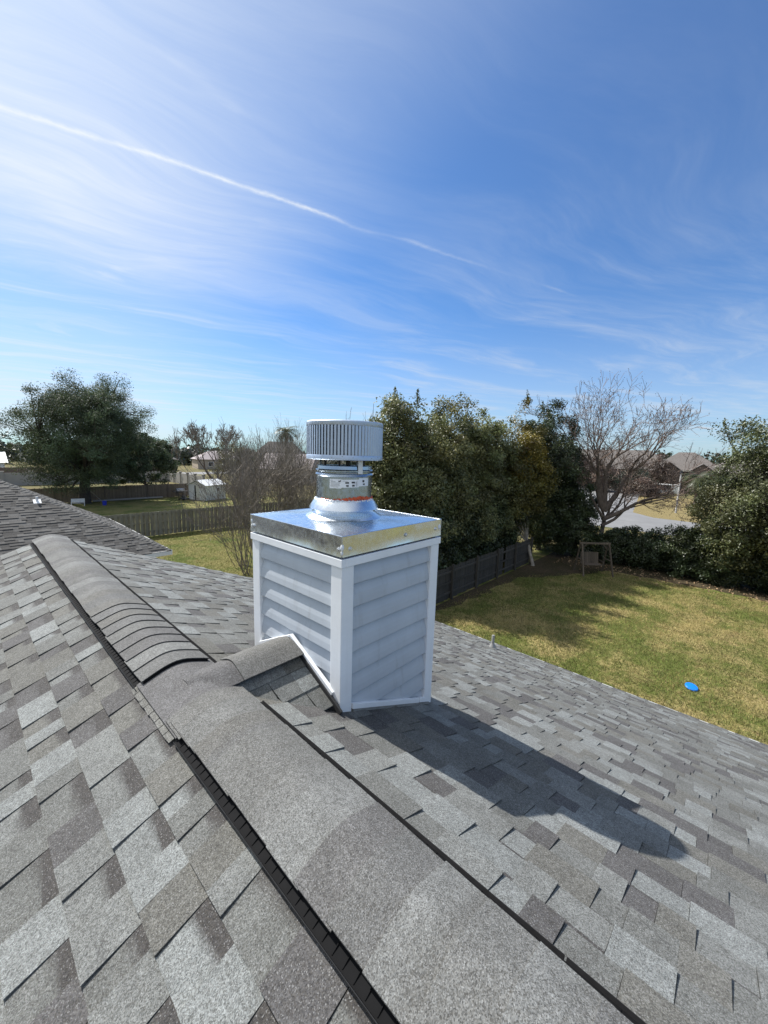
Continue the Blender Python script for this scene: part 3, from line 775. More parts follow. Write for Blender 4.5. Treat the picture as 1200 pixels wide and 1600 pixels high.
# skirt panels, slightly dished
for i in range(4):
    a = Vector((*A[i], 0)); b = Vector((*A[(i + 1) % 4], 0)); d = (b - a); nrm = Vector((d.y, -d.x, 0)).normalized()
    nn, vv, ff = 12, [], []
    for j in range(nn + 1):
        t = j / nn
        for k in range(5):
            z = zs0 + (zs1 - zs0) * k / 4
            dish = 0.003 * math.sin(t * math.pi * 3.0 + i * 1.7) * math.sin(math.pi * k / 4) * math.sin(math.pi * t)
            vv.append(a + d * t + nrm * (dish + (0.004 if k == 0 else 0.0) * (1 if 0 < j < nn else 1)) + Vector((0, 0, z)))
    for j in range(nn):
        for k in range(4): ff.append((j * 5 + k, (j + 1) * 5 + k, (j + 1) * 5 + k + 1, j * 5 + k + 1))
    m.add(vv, ff)
# top: grid with gentle pyramid and oil-canning
n = 28; vv = []; ff = []
for j in range(n + 1):
    for i in range(n + 1):
        u, v = i / n, j / n
        x = A[0][0] + (A[1][0] - A[0][0]) * u; y = A[0][1] + (A[2][1] - A[0][1]) * v
        e = max(abs(2 * u - 1), abs(2 * v - 1))
        z = zs1 + 0.020 * (1 - e) ** 0.9 + (0.004 * noise.noise(Vector((u * 3.1, v * 3.1, 4.2))) + 0.002 * noise.noise(Vector((u * 7, v * 6, 1.2)))) * min(1, (1 - e) * 5)
        vv.append((x, y, z))
for j in range(n):
    for i in range(n): ff.append((j * (n + 1) + i, j * (n + 1) + i + 1, (j + 1) * (n + 1) + i + 1, (j + 1) * (n + 1) + i))
m.add(vv, ff)
cover = cbuild(m, 'chase_cover', M['galv'], smooth=True)
# seam folds and screws on the skirt
m = MB()
for i in range(4):
    a = A[i]; m.tube([(a[0], a[1], zs0 + 0.004), (a[0], a[1], zs1 - 0.001)], 0.0028, 6)
    b = A[(i + 1) % 4]; m.tube([(a[0], a[1], zs1), (b[0], b[1], zs1)], 0.0025, 6); 
cbuild(m, 'seam', M['galv'], cover)
def screw(p, nrm, r=0.0085):
    m = MB(); p = Vector(p); nrm = Vector(nrm); m.tube([p, p + nrm * 0.003], r * 1.4, 12); m.tube([p + nrm * 0.003, p + nrm * 0.009], r * 0.8, 6)
    return cbuild(m, 'screw', M['screw'], cover)
zm = 0.628
screw((x0 + 0.05, y0 - ex, zm - 0.012), (0, -1, 0)); screw(((x0 + x1) / 2 + 0.07, y0 - ex, zm), (0, -1, 0)); screw((x1 - 0.05, y0 - ex, zm), (0, -1, 0))
screw((x0 - ex, y0 + 0.022, zm - 0.01), (-1, 0, 0)); screw((x0 - ex, y1 - 0.03, zm - 0.01), (-1, 0, 0)); screw((x1 + ex, (y0 + y1) / 2, zm), (1, 0, 0)); screw(((x0 + x1) / 2, y1 + ex, zm), (0, 1, 0))
m = MB()
for (p, r) in (((x0 - 0.001, y0 - 0.002, 0.628), 0.012), ((x0 - 0.002, y0 - 0.001, 0.60), 0.009), ((x0 - 0.004, y1 - 0.012, 0.615), 0.009), ((x0 - 0.004, y1 - 0.006, 0.645), 0.007), ((x1 - 0.012, y0 - 0.004, 0.635), 0.011)):
    m.lathe([(0.0, r * 1.8), (r * 0.6, r), (r * 0.8, 0), (r * 0.5, -r), (0.0, -r * 2)], p, 10)
cbuild(m, 'sealant_blob', M['clear_sealant'], cover, smooth=True)
# flared collar, storm collar, pipe, sealant ring
c3 = (PC.x, PC.y, 0)
m = MB(); m.lathe([(0.238, 0.690), (0.226, 0.699), (0.205, 0.710), (0.191, 0.724), (0.184, 0.740), (0.182, 0.757), (0.168, 0.760)], c3, 64); cbuild(m, 'flared_collar', M['galv'], smooth=True)
m = MB(); m.lathe([(0.186, 0.7485), (0.210, 0.744), (0.2115, 0.7455), (0.208, 0.753), (0.190, 0.782), (0.172, 0.803), (0.1685, 0.806)], c3, 64); cbuild(m, 'storm_collar', M['galv'], smooth=True)
m = MB()
R0 = 0.167
m.lathe([(R0, 0.75), (R0, 0.936), (R0 + 0.004, 0.940), (R0 + 0.007, 0.946), (R0 + 0.004, 0.952), (R0, 0.956), (R0 + 0.001, 0.962), (R0 + 0.006, 0.967), (R0 + 0.006, 0.972), (R0, 0.978), (R0 - 0.002, 0.997), (R0 - 0.006, 0.998), (R0 - 0.008, 0.92)], c3, 72)
pipe = cbuild(m, 'flue_pipe', M['pipe'], smooth=True)
m = MB(); m.lathe([(0.0, 0.925), (R0 - 0.006, 0.925)], c3, 32); cbuild(m, 'pipe_throat', M['black'], pipe)
TO_CAM = math.atan2(CAM[1] - PC.y, CAM[0] - PC.x)
def on_pipe(h, z, r): # h = angle (radians) to the right as the camera sees it
    return (PC.x + r * math.cos(TO_CAM + h), PC.y + r * math.sin(TO_CAM + h), z)
def patch(m, h0, h1, z0, z1, r, tilt=0.0, n=10):
    vs = []
    for i in range(n + 1):
        h = h0 + (h1 - h0) * i / n; dz = tilt * (h - h0)
        vs += [on_pipe(h, z0 + dz, r), on_pipe(h, z1 + dz, r)]
    m.add(vs, [(2 * i, 2 * i + 2, 2 * i + 3, 2 * i + 1) for i in range(n)])
m = MB(); patch(m, -0.52, -0.10, 0.872, 0.925, R0 + 0.0008); patch(m, -0.099, 0.52, 0.877, 0.922, R0 + 0.0008, 0.004); patch(m, 0.521, 0.98, 0.885, 0.931, R0 + 0.0008, 0.0)
lab = cbuild(m, 'label', M['label'], pipe)
m = MB(); rr = R0 + 0.0014
for k, (a, b) in enumerate(((-0.49, -0.40), (-0.48, -0.30), (-0.49, -0.14), (-0.48, -0.16), (-0.49, -0.15), (-0.48, -0.20))):
    z = 0.918 - k * 0.0076; patch(m, a, b, z - 0.0012, z + 0.0006, rr, n=4)
for (a, b, z_0, z_1) in ((-0.20, -0.15, 0.908, 0.916), (-0.14, -0.115, 0.909, 0.920)): patch(m, a, b, z_0, z_1, rr, n=3)
for (a, b, z_0, z_1) in ((-0.06, 0.12, 0.9135, 0.9145), (0.03, 0.16, 0.9, 0.909), (0.06, 0.15, 0.883, 0.892), (0.25, 0.37, 0.902, 0.912), (0.27, 0.36, 0.884, 0.894), (0.43, 0.435, 0.884, 0.915), (0.47, 0.475, 0.884, 0.915), (0.67, 0.76, 0.908, 0.920), (0.69, 0.79, 0.892, 0.900)):
    patch(m, a, b, z_0, z_1, rr, n=4)
for k in range(4): patch(m, 0.40, 0.425, 0.886 + k * 0.007, 0.889 + k * 0.007, rr, n=2)
cbuild(m, 'print', M['ink'], lab)
m = MB()
for i in range(140):
    h = -0.9 + 2.5 * i / 139
    if random.random() < 0.16: continue
    amp = min(1.0, max(0.12, (h + 0.55) / 0.9)); z = 0.806 + random.uniform(-0.003, 0.006) * (0.5 + amp) + 0.006 * amp * math.sin(h * 3)
    zz = 0.0022 + 0.005 * amp * random.random()
    p = on_pipe(h, z, R0 + 0.001); m.lathe([(0.0, zz * 1.4), (0.0045 * (0.4 + amp), zz), (0.005 * (0.4 + amp), -zz), (0.0, -zz * 1.5)], p, 6)
cbuild(m, 'orange_sealant', M['sealant'], pipe, smooth=True)
m = MB()
for i in range(70):
    h = -1.6 + 2.9 * i / 69; p = on_pipe(h, 0.802 - 0.010 * random.random(), R0 + 0.004 + 0.005 * random.random()); r = random.uniform(0.004, 0.009)
    m.lathe([(0.0, r), (r, r * 0.3), (r, -r * 0.3), (0.0, -r)], p, 7)
cbuild(m, 'white_sealant', M['clear_sealant'], pipe, smooth=True)
# turbine drum
DR = 0.2266
dz0, dz1 = 1.034, 1.249
tb = empty('turbine_cap', (0, 0, 0)); tb.parent = chim
m = MB(); m.lathe([(DR - 0.012, 1.224), (DR, 1.224), (DR + 0.0015, 1.228), (DR + 0.0015, 1.246), (DR - 0.003, 1.250), (DR * 0.8, 1.254), (DR * 0.4, 1.262), (0.0, 1.266)], c3, 72); cbuild(m, 'drum_lid', M['drum'], tb, smooth=True)
m = MB(); m.lathe([(DR - 0.012, 1.060), (DR, 1.060), (DR + 0.0015, 1.056), (DR + 0.0015, 1.036), (DR - 0.002, 1.033), (DR - 0.014, 1.033), (DR - 0.014, 1.040)], c3, 72); cbuild(m, 'drum_ring', M['drum'], tb, smooth=True)
NB = 72
blade_me = None
for k in range(NB):
    t = 2 * math.pi * k / NB
    if blade_me is None:
        q = MB(); # blade slanted to the tangent, with a folded outer lip
        pts = [(DR, 0.0055), (DR, -0.0060), (DR - 0.012, -0.0170)]
        th = 0.0009
        vs = []
        for z in (1.0605, 1.2235):
            for (r, w) in pts: vs.append((r, w, z))
            for (r, w) in pts[::-1]: vs.append((r - th, w - th, z))
        n6 = 6
        q.add(vs, [tuple(range(n6 - 1, -1, -1)), tuple(range(n6, 12))] + [(i, (i + 1) % n6, n6 + (i + 1) % n6, n6 + i) for i in range(n6)])
        q.v = [(v[0], v[1], v[2] - CO.z) for v in q.v]
        blade_me = q.mesh('blade'); blade_me.materials.append(M['drum'])
    o = bpy.data.objects.new('blade', blade_me); COL.objects.link(o); o.parent = tb
    o.location = (PC.x - CO.x, PC.y - CO.y, 0); o.rotation_euler = (0, 0, t)
m = MB()
for k in range(24):
    t = 2 * math.pi * k / 24
    for z, dzz in ((1.2265, 0.004), (1.0475, 0.003)):
        p = (PC.x + (DR + 0.001) * math.cos(t), PC.y + (DR + 0.001) * math.sin(t), z + 0.006 * (k % 2)); m.lathe([(0.0, 0.003), (0.003, 0.001), (0.003, -0.001), (0.0, -0.003)], p, 6)
cbuild(m, 'rivet', M['lead'], tb)
m = MB(); m.lathe([(DR - 0.036, 1.045), (DR - 0.036, 1.22)], c3, 48); m.lathe([(0.0, 1.222), (DR - 0.036, 1.222)], c3, 24); cbuild(m, 'shade_core', M['dark_metal'], tb, smooth=True)  # dark core added so the gaps between blades look shaded inside
for h in (0.55, -2.1, 2.6):
    m = MB(); a = TO_CAM + h
    d = Vector((math.cos(a), math.sin(a), 0)); t = Vector((-d.y, d.x, 0))
    m.bar(PC + d * (R0 + 0.006) + Vector((0, 0, 0.955)), PC + d * (R0 + 0.006) + Vector((0, 0, 1.036)), 0.030, 0.003, up=d); m.bar(PC + d * (R0 + 0.0085) + Vector((0, 0, 1.018)), PC + d * (R0 + 0.0085) + Vector((0, 0, 1.024)), 0.006, 0.003, up=d)
    cbuild(m, 'bracket', M['pvc'], chim and None)
m = MB()
for h, w in ((0.18, 0.016), (-0.25, 0.008), (0.10, 0.006), (1.2, 0.01), (3.0, 0.014), (-1.2, 0.01)):
    a = TO_CAM + h; p = PC + Vector((math.cos(a), math.sin(a), 0)) * (R0 - 0.045)
    m.box((p.x - w / 2, p.y - w / 2, 0.93), (p.x + w / 2, p.y + w / 2, 1.06))
m.lathe([(0.05, 0.985), (R0 - 0.03, 0.985), (R0 - 0.03, 0.995), (0.05, 0.995)], c3, 24)
cbuild(m, 'spider_frame', M['dark_metal'], chim and None)

# ================================================================ VEGETATION
def rot_basis(nrm):
    """per-row orthonormal frame for unit vectors nrm (N,3)"""
    a = np.where(np.abs(nrm[:, 2:3]) < 0.9, np.array([[0, 0, 1.0]]), np.array([[1.0, 0, 0]]))
    t = np.cross(nrm, a); t /= np.linalg.norm(t, axis=1, keepdims=True) + 1e-9
    b = np.cross(nrm, t)
    return t, b
def leaf_cloud(P, size, cols, rs, outward=None, aspect=1.9, droop=0.0):
    """one rhombic leaf (two triangles folded along the rib) per point"""
    n = len(P)
    nr = rs.normal(size=(n, 3))
    if outward is not None: nr = nr * 0.75 + outward * 0.7
    nr[:, 2] += 0.35
    nr /= np.linalg.norm(nr, axis=1, keepdims=True) + 1e-9
    t, b = rot_basis(nr)
    ang = rs.uniform(0, 2 * np.pi, n)[:, None]
    d = t * np.cos(ang) + b * np.sin(ang); w = np.cross(nr, d)
    s = (size * rs.uniform(0.6, 1.35, n))[:, None]
    d[:, 2] -= droop
    v = np.stack([P - d * s * 0.5, P + w * s * 0.5 / aspect + nr * s * 0.10, P + d * s * 0.5, P - w * s * 0.5 / aspect + nr * s * 0.10], 1).reshape(-1, 3)
    i = np.arange(n)[:, None] * 4
    f = np.concatenate([i + np.array([[0, 1, 2]]), i + np.array([[0, 2, 3]])], 0)
    return v, f, np.repeat(cols, 4, axis=0)
def crown_clusters(rs, center, radii, k, seed, shell=0.55, flat_bottom=-0.7, lump=0.35):
    c = []
    while len(c) < k:
        d = rs.normal(size=3); d /= np.linalg.norm(d)
        if d[2] < flat_bottom: continue
        lumpf = 1 + lump * noise.noise(Vector((d[0] * 1.9 + seed * 3.1, d[1] * 1.9, d[2] * 1.9 + seed))) * 1.6 + 0.18 * noise.noise(Vector((d[0] * 5 + seed, d[1] * 5, d[2] * 5)))
        r = (shell + (1 - shell) * rs.random() ** 0.6) * lumpf
        c.append(np.array(center) + d * r * np.array(radii))
    return np.array(c)
def leafy_tree(name, label, base, center, radii, mat, bark_m, k=170, per=230, size=0.10, crad=0.45, trunk_r=0.14, seed=1, group=None, cat='tree', limbs=9, fork=0.35, shell=0.5, flat_bottom=-0.7, lump=0.35, sprigs=0, colvar=0.35, tint=None, twigs=True, vert=0.8):
    rs = np.random.RandomState(seed)
    root = thing(name, label, cat, base, group=group)
    B = np.array(base); C_ = np.array(center) - B
    cl = crown_clusters(rs, C_, radii, k, seed, shell, flat_bottom, lump)
    cl = cl[cl[:, 2] > 0.15]
    P = []; O = []; Cc = []
    for q in cl:
        nper = int(per * rs.uniform(0.5, 1.4)); rad = crad * rs.uniform(0.6, 1.3)
        d = rs.normal(size=(nper, 3)); d /= np.linalg.norm(d, axis=1, keepdims=True)
        rr = rad * rs.random(nper)[:, None] ** 0.5
        p = q + d * rr * np.array([1, 1, vert])
        P.append(p); O.append((p - C_) / np.array(radii)); tone_ = rs.uniform(1 - colvar, 1 + colvar)
        cc = np.ones((nper, 3)) * tone_ * rs.uniform(0.75, 1.25, nper)[:, None]
        if tint is not None:
            a = np.clip(tint(q + B) + rs.normal(size=nper) * 0.12, 0, 1)[:, None]
            cc = cc * (1 - a) + cc * a * np.array([3.9, 2.2, 0.7])
        else: cc *= np.array([1 + rs.uniform(-.08, .12), 1.0, 1 + rs.uniform(-.1, .1)])
        Cc.append(cc)
    for _ in range(sprigs):
        q = cl[rs.randint(len(cl))]
        if q[2] < C_[2] + radii[2] * 0.35: continue
        hgt = rs.uniform(0.25, 0.75); nper = 40
        f = rs.random(nper)[:, None]; lean = rs.normal(size=3) * 0.15; lean[2] = 1
        p = q + lean * hgt * f + rs.normal(size=(nper, 3)) * 0.07 * (1.2 - f)
        P.append(p); O.append(rs.normal(size=(nper, 3))); Cc.append(np.ones((nper, 3)) * rs.uniform(0.8, 1.3))
    P = np.concatenate(P); O = np.concatenate(O); Cc = np.concatenate(Cc)
    O /= np.linalg.norm(O, axis=1, keepdims=True) + 1e-9
    v, f, c = leaf_cloud(P, size, Cc, rs, O)
    obj('crown', np_mesh('crown', v, f, c), mat, root)
    # trunk and limbs
    tb_ = MB(); fz = C_[2] * fork
    lean = np.array([C_[0], C_[1], 0]) * 0.4
    pts = [np.array([0, 0, -0.1]), np.array([lean[0] * .3 + rs.normal() * .05, lean[1] * .3 + rs.normal() * .05, fz * 0.5]), np.array([lean[0], lean[1], fz])]
    tb_.tube([np.array([0, 0, -0.1]), np.array([0, 0, 0.12]), pts[1], pts[2]], [trunk_r * 1.5, trunk_r * 1.1, trunk_r * 0.95, trunk_r * 0.85], 10)
    tips = []
    far = cl[np.argsort(-np.linalg.norm((cl - C_) / np.array(radii), axis=1))]
    step = max(1, len(far) // (limbs * 3))
    for e in far[::step][:limbs]:
        s_ = pts[2] + np.array([0, 0, -0.1]); mid = s_ + (e - s_) * 0.5 + np.array([0, 0, 0.10 * np.linalg.norm(e - s_)]) + rs.normal(size=3) * 0.1
        q1 = s_ * 0.56 + mid * 0.38 + e * 0.06
        tb_.tube([s_, q1, mid, e], [trunk_r * 0.55, trunk_r * 0.42, trunk_r * 0.28, trunk_r * 0.07], 7)
        tips += [mid, (mid + e) / 2, q1]
    if twigs:
        T = np.array(tips)
        for q in cl[::2]:
            j = np.argmin(np.linalg.norm(T - q, axis=1)); s_ = T[j]
            tb_.tube([s_, (s_ + q) / 2 + rs.normal(size=3) * 0.08, q], [trunk_r * 0.13, trunk_r * 0.09, trunk_r * 0.03], 4, cap=False)
    tb_.build('trunk', bark_m, root, smooth=True)
    return root

def grow(tubes, rs, p, d, L_, r, lvl, maxl, up=0.12, spread=0.55, kids=(2, 3), wig=0.16, decay=0.72, tips=None, side=2):
    n = 4 if lvl < 2 else 3
    pts = [p.copy()]; rad = [r]; q = p.copy(); dd = d.copy()
    for i in range(n):
        dd = dd + rs.normal(size=3) * wig * (0.6 if lvl == 0 else 1); dd[2] += up; dd /= np.linalg.norm(dd)
        q = q + dd * L_ / n; pts.append(q.copy()); rad.append(r * (1 - 0.38 * (i + 1) / n) if lvl < maxl else r * (1 - 0.75 * (i + 1) / n))
    tubes.append((pts, rad, lvl))
    if lvl >= maxl:
        if tips is not None: tips.append(q)
        return
    k = rs.randint(kids[0], kids[1] + 1)
    for j in range(k):
        a = rs.normal(size=3); a -= dd * a.dot(dd); a /= np.linalg.norm(a) + 1e-9
        nd = dd + a * spread * rs.uniform(0.6, 1.3); nd /= np.linalg.norm(nd)
        grow(tubes, rs, q, nd, L_ * decay * rs.uniform(0.75, 1.15), rad[-1] * (0.82 if j == 0 else 0.66), lvl + 1, maxl, up, spread, kids, wig, decay, tips, side)
    if lvl >= 1:
        for j in range(side):
            i = rs.randint(1, n); a = rs.normal(size=3); a -= dd * a.dot(dd); a /= np.linalg.norm(a) + 1e-9
            nd = dd * 0.6 + a * 0.8; nd /= np.linalg.norm(nd)
            grow(tubes, rs, pts[i], nd, L_ * 0.5 * rs.uniform(0.7, 1.2), rad[i] * 0.42, min(maxl, lvl + 2), maxl, up, spread, kids, wig, decay, tips, side)
def tubes_to(m, tubes, rmin, colf=None, big=0.05):
    for pts, rad, lvl in tubes:
        rad = [max(x, rmin) for x in rad]
        m.tube(pts, rad, 8 if rad[0] > big else (5 if rad[0] > 0.018 else 3), cap=False, col=colf(lvl) if colf else (1, 1, 1))
def bare_tree(name, label, base, stems, L_, r, maxl, seed, mat=None, cat='tree', group=None, rmin=0.004, tipmat=None, tip=0, **kw):
    """stems: list of (offset, direction)"""
    rs = np.random.RandomState(seed); root = thing(name, label, cat, base, group=group)
    tubes = []; tips = []
    for (o, d, f) in stems:
        d = np.array(d, float); d /= np.linalg.norm(d)
        grow(tubes, rs, np.array(o, float), d, L_ * f, r * f, 0, maxl, tips=tips, **kw)
    m1 = MB(); m2 = MB()
    tubes_to(m1, [t for t in tubes if t[2] < 2], rmin); tubes_to(m2, [t for t in tubes if t[2] >= 2], rmin, lambda l: tuple(np.ones(3) * rs.uniform(0.75, 1.3)))
    m1.build('trunk', M['bark_mid'] if mat is None else mat[0], root, smooth=True)
    cr_ = m2.build('crown', M['twig'] if mat is None else mat[1], root)
    if tip and tips:
        T = np.array(tips); T = T[rs.permutation(len(T))[:tip]]
        P = np.repeat(T, 3, axis=0) + rs.normal(size=(len(T) * 3, 3)) * 0.07
        v, f, c = leaf_cloud(P, 0.055, np.ones((len(P), 3)) * rs.uniform(0.6, 1.3, len(P))[:, None], rs, aspect=1.2)
        obj('seed_clusters', np_mesh('seed_clusters', v, f, c), tipmat, root)
    return root

# big live oak on the left
leafy_tree('live_oak', 'big spreading live oak behind the grey roof, tallest tree on the left', (9.0, 56.2, ZG), (9.6, 56.2, 2.2), (6.0, 6.0, 6.3), M['leaf_oak'], M['bark_dark'], k=470, per=400, size=0.15, crad=1.25, trunk_r=0.55, seed=4, limbs=22, fork=0.42, shell=0.34, flat_bottom=-0.97, lump=0.25, colvar=0.4, vert=0.75)
leafy_tree('live_oak', 'small round oak crown tucked against the right side of the big live oak', (16.6, 60.0, ZG), (16.0, 59.0, -0.6), (3.7, 3.7, 3.3), M['leaf_oak'], M['bark_dark'], k=170, per=150, size=0.24, crad=0.7, trunk_r=0.22, seed=5, limbs=8, flat_bottom=-0.9)

# evergreen row behind the wooden fence
EV = 'evergreens along the wooden fence'
leafy_tree('evergreen_tree', 'tall broad olive green evergreen directly behind the turbine vent', (15.2, 12.9, ZG), (15.0, 12.9, -1.05), (2.85, 2.4, 4.05), M['leaf_ever'], M['bark_dark'], k=620, per=240, size=0.14, crad=0.6, trunk_r=0.16, seed=11, group=EV, sprigs=90, shell=0.35, flat_bottom=-0.98, lump=0.25)
leafy_tree('evergreen_tree', 'bushy evergreen between the tallest evergreen and the middle of the row', (18.6, 12.6, ZG), (18.6, 12.7, -1.2), (2.6, 2.3, 4.5), M['leaf_ever'], M['bark_dark'], k=520, per=230, size=0.14, crad=0.6, trunk_r=0.15, seed=12, group=EV, sprigs=90, shell=0.35, flat_bottom=-0.98, lump=0.28)
leafy_tree('evergreen_tree', 'middle evergreen of the row with an uneven top of upright shoots', (22.0, 12.4, ZG), (21.9, 12.4, -1.1), (2.6, 2.2, 4.8), M['leaf_ever'], M['bark_dark'], k=520, per=230, size=0.14, crad=0.6, trunk_r=0.15, seed=13, group=EV, sprigs=100, shell=0.35, flat_bottom=-0.98, lump=0.28)
leafy_tree('evergreen_tree', 'tree with yellow and orange leaves near the end of the wooden fence', (23.6, 9.2, ZG), (24.7, 10.8, -0.8), (2.0, 1.9, 4.5), M['leaf_dark'], M['bark_pale'], k=330, per=210, size=0.12, crad=0.52, trunk_r=0.10, seed=14, group=EV, sprigs=60, shell=0.4, flat_bottom=-0.8, lump=0.3, fork=0.3,
           tint=lambda q: 0.75 if (q[2] > -0.6 and noise.noise(Vector((q[0] * .8, q[1] * .8, q[2] * .8))) > -0.18) else (0.42 if q[2] > -2.5 else 0.12))
leafy_tree('evergreen_tree', 'dark evergreen at the end of the row left of the bare tree', (28.2, 10.6, ZG), (28.2, 10.6, -0.9), (2.8, 2.4, 5.0), M['leaf_dark'], M['bark_dark'], k=520, per=220, size=0.14, crad=0.6, trunk_r=0.15, seed=15, group=EV, sprigs=220, shell=0.35, flat_bottom=-0.98, lump=0.25)
leafy_tree('evergreen_tree', 'low dense evergreen filling the gap behind the wooden swing', (28.8, 8.1, ZG), (28.6, 8.4, -3.4), (1.7, 1.6, 2.6), M['leaf_dark'], M['bark_dark'], k=200, per=200, size=0.13, crad=0.45, trunk_r=0.10, seed=16, group=EV, shell=0.4, flat_bottom=-0.98)
for i, (xx, yy, lb) in enumerate(((13.6, 11.3, 'shrub behind the fence below the left side of the tallest evergreen'), (16.2, 11.4, 'shrub behind the fence below the tallest evergreen'), (18.8, 11.3, 'shrub behind the fence between the two leftmost evergreens'), (21.3, 11.3, 'shrub behind the fence left of the yellowing tree'), (23.8, 11.6, 'shrub behind the far end of the fence'))):
    leafy_tree('evergreen_shrub', lb, (xx, yy, ZG), (xx, yy, -3.9), (1.55, 1.25, 1.9), M['leaf_dark'], M['bark_dark'], k=130, per=200, size=0.125, crad=0.5, trunk_r=0.06, seed=51 + i, group='shrubs behind the wooden fence', cat='shrub', limbs=6, fork=0.25, shell=0.35, flat_bottom=-0.98)
# right hand tree and the hedge along the back of the yard
leafy_tree('evergreen_tree', 'large olive evergreen at the right edge of the yard', (28.6, -2.0, ZG), (28.5, -1.9, -1.4), (3.4, 3.7, 4.4), M['leaf_mid'], M['bark_dark'], k=560, per=230, size=0.13, crad=0.65, trunk_r=0.2, seed=21, sprigs=200, shell=0.45, flat_bottom=-0.9, lump=0.28)
HG = 'shrubs of the hedge behind the yard'
hedge_l = ['dark hedge shrub just right of the wooden swing', 'low dark hedge shrub between the swing and the white pole', 'glossy hedge shrub below the white pole', 'rounded hedge shrub at the foot of the right evergreen', 'hedge shrub at the right edge of the picture', 'hedge shrub beyond the right edge of the yard']
for i, (yy, xx, h) in enumerate(((5.7, 28.9, 2.2), (3.9, 28.9, 2.1), (2.1, 28.7, 2.4), (0.2, 28.4, 2.8), (-1.9, 28.2, 2.8), (-4.2, 28.0, 2.6))):
    leafy_tree('hedge_shrub', hedge_l[i], (xx, yy, ZG), (xx, yy, ZG + h * 0.5), (1.25, 1.35, h * 0.56), M['leaf_dark'], M['bark_dark'], k=190, per=200, size=0.125, crad=0.40, trunk_r=0.05, seed=31 + i, group=HG, cat='shrub', limbs=6, fork=0.2, shell=0.35, flat_bottom=-0.98)
# bare tree right of centre
_r = (0.678, -0.735)
def rd(k, z, depth=0.0): return (_r[0] * k + _r[1] * -depth * -1, _r[1] * k + 0.6 * depth, z)
FK = (0.12, -0.10, 3.3)
bare_tree('bare_tree', 'bare winter tree with dark seed clusters standing behind the hedge', (29.2, 6.9, ZG), [((0, 0, -0.1), (0.035, -0.03, 1), 1.15), (FK, rd(-0.42, 1.0, 0.2), 1.05), (FK, rd(-0.16, 1.0, -0.2), 1.1), (FK, rd(0.06, 1.0, 0.3), 1.1), (FK, rd(0.42, 1.0, -0.1), 1.15), (FK, rd(0.30, 1.0, 0.5), 1.0), ((0.08, -0.06, 2.7), rd(1.0, 0.55), 1.0), ((0.06, -0.05, 2.3), rd(1.0, 0.25, 0.3), 0.75), ((0.08, -0.07, 2.9), rd(-0.9, 0.9, -0.3), 0.7)], 2.50, 0.165, 5, 42, rmin=0.0095, mat=(M['bark_mid'], M['twig_warm']), tip=2600, tipmat=M['twig_warm'], up=0.045, spread=0.52, kids=(2, 3), wig=0.13, decay=0.75, side=2)
# bare shrubs left of the chimney
THK = 'bare shrubs left of the chimney'
def fan(n, rs, lean, sp=0.45, r0=0.35):
    return [((rs.uniform(-r0, r0), rs.uniform(-r0, r0), -0.05), (lean[0] + rs.normal() * sp, lean[1] + rs.normal() * sp, 1.0), rs.uniform(0.7, 1.15)) for _ in range(n)]
shr = [((9.6, 19.3), 12, (-0.28, 0.22), 1.75, 0.022, 'bare crape myrtle leaning over the green lawn beside the chimney'),
       ((10.2, 21.0), 10, (0.0, 0.1), 2.1, 0.024, 'tall bare shrub close behind the left chimney corner'),
       ((11.6, 21.6), 10, (0.0, 0.0), 2.2, 0.026, 'bare shrub rising behind the left half of the metal cap'),
       ((13.5, 21.8), 10, (0.0, 0.0), 2.1, 0.026, 'bare thicket behind the middle of the metal cap'),
       ((14.1, 20.6), 10, (0.0, 0.0), 2.0, 0.026, 'bare shrub rising right beside the flue pipe'),
       ((17.0, 24.4), 10, (0.0, 0.0), 2.1, 0.026, 'bare shrub seen through the gap below the turbine drum'),
       ((18.4, 28.2), 11, (0.0, 0.0), 2.4, 0.030, 'bare thicket just left of the turbine vent'),
       ((15.4, 29.4), 11, (0.0, 0.05), 2.3, 0.030, 'bare shrub above the right end of the vertical board fence'),
       ((13.0, 24.9), 9, (-0.05, 0.0), 2.1, 0.026, 'bare reddish thicket in front of the vertical board fence'),
       ((17.8, 33.6), 10, (0.0, 0.0), 2.4, 0.030, 'bare thicket right of the shed beyond the board fence'),
       ((22.9, 34.5), 11, (0.0, 0.0), 2.5, 0.032, 'bare thicket under the palm beyond the board fence'),
       ((26.5, 40.0), 11, (0.0, 0.0), 2.8, 0.034, 'far bare thicket directly left of the turbine drum')]
for i, ((x, y), n, lean, L_, r, lb) in enumerate(shr):
    rs_ = np.random.RandomState(60 + i)
    bare_tree('bare_shrub', lb, (x, y, ZG), fan(n + (3 if i else 0), rs_, lean, 0.34 if i == 0 else 0.26), L_ * (0.98 if i == 0 else 1.08), r, 4, 70 + i, mat=(M['twig'], M['twig']), cat='shrub', group=THK, rmin=0.0075, up=0.09, spread=0.44, kids=(2, 3), wig=0.11, decay=0.76, side=1)
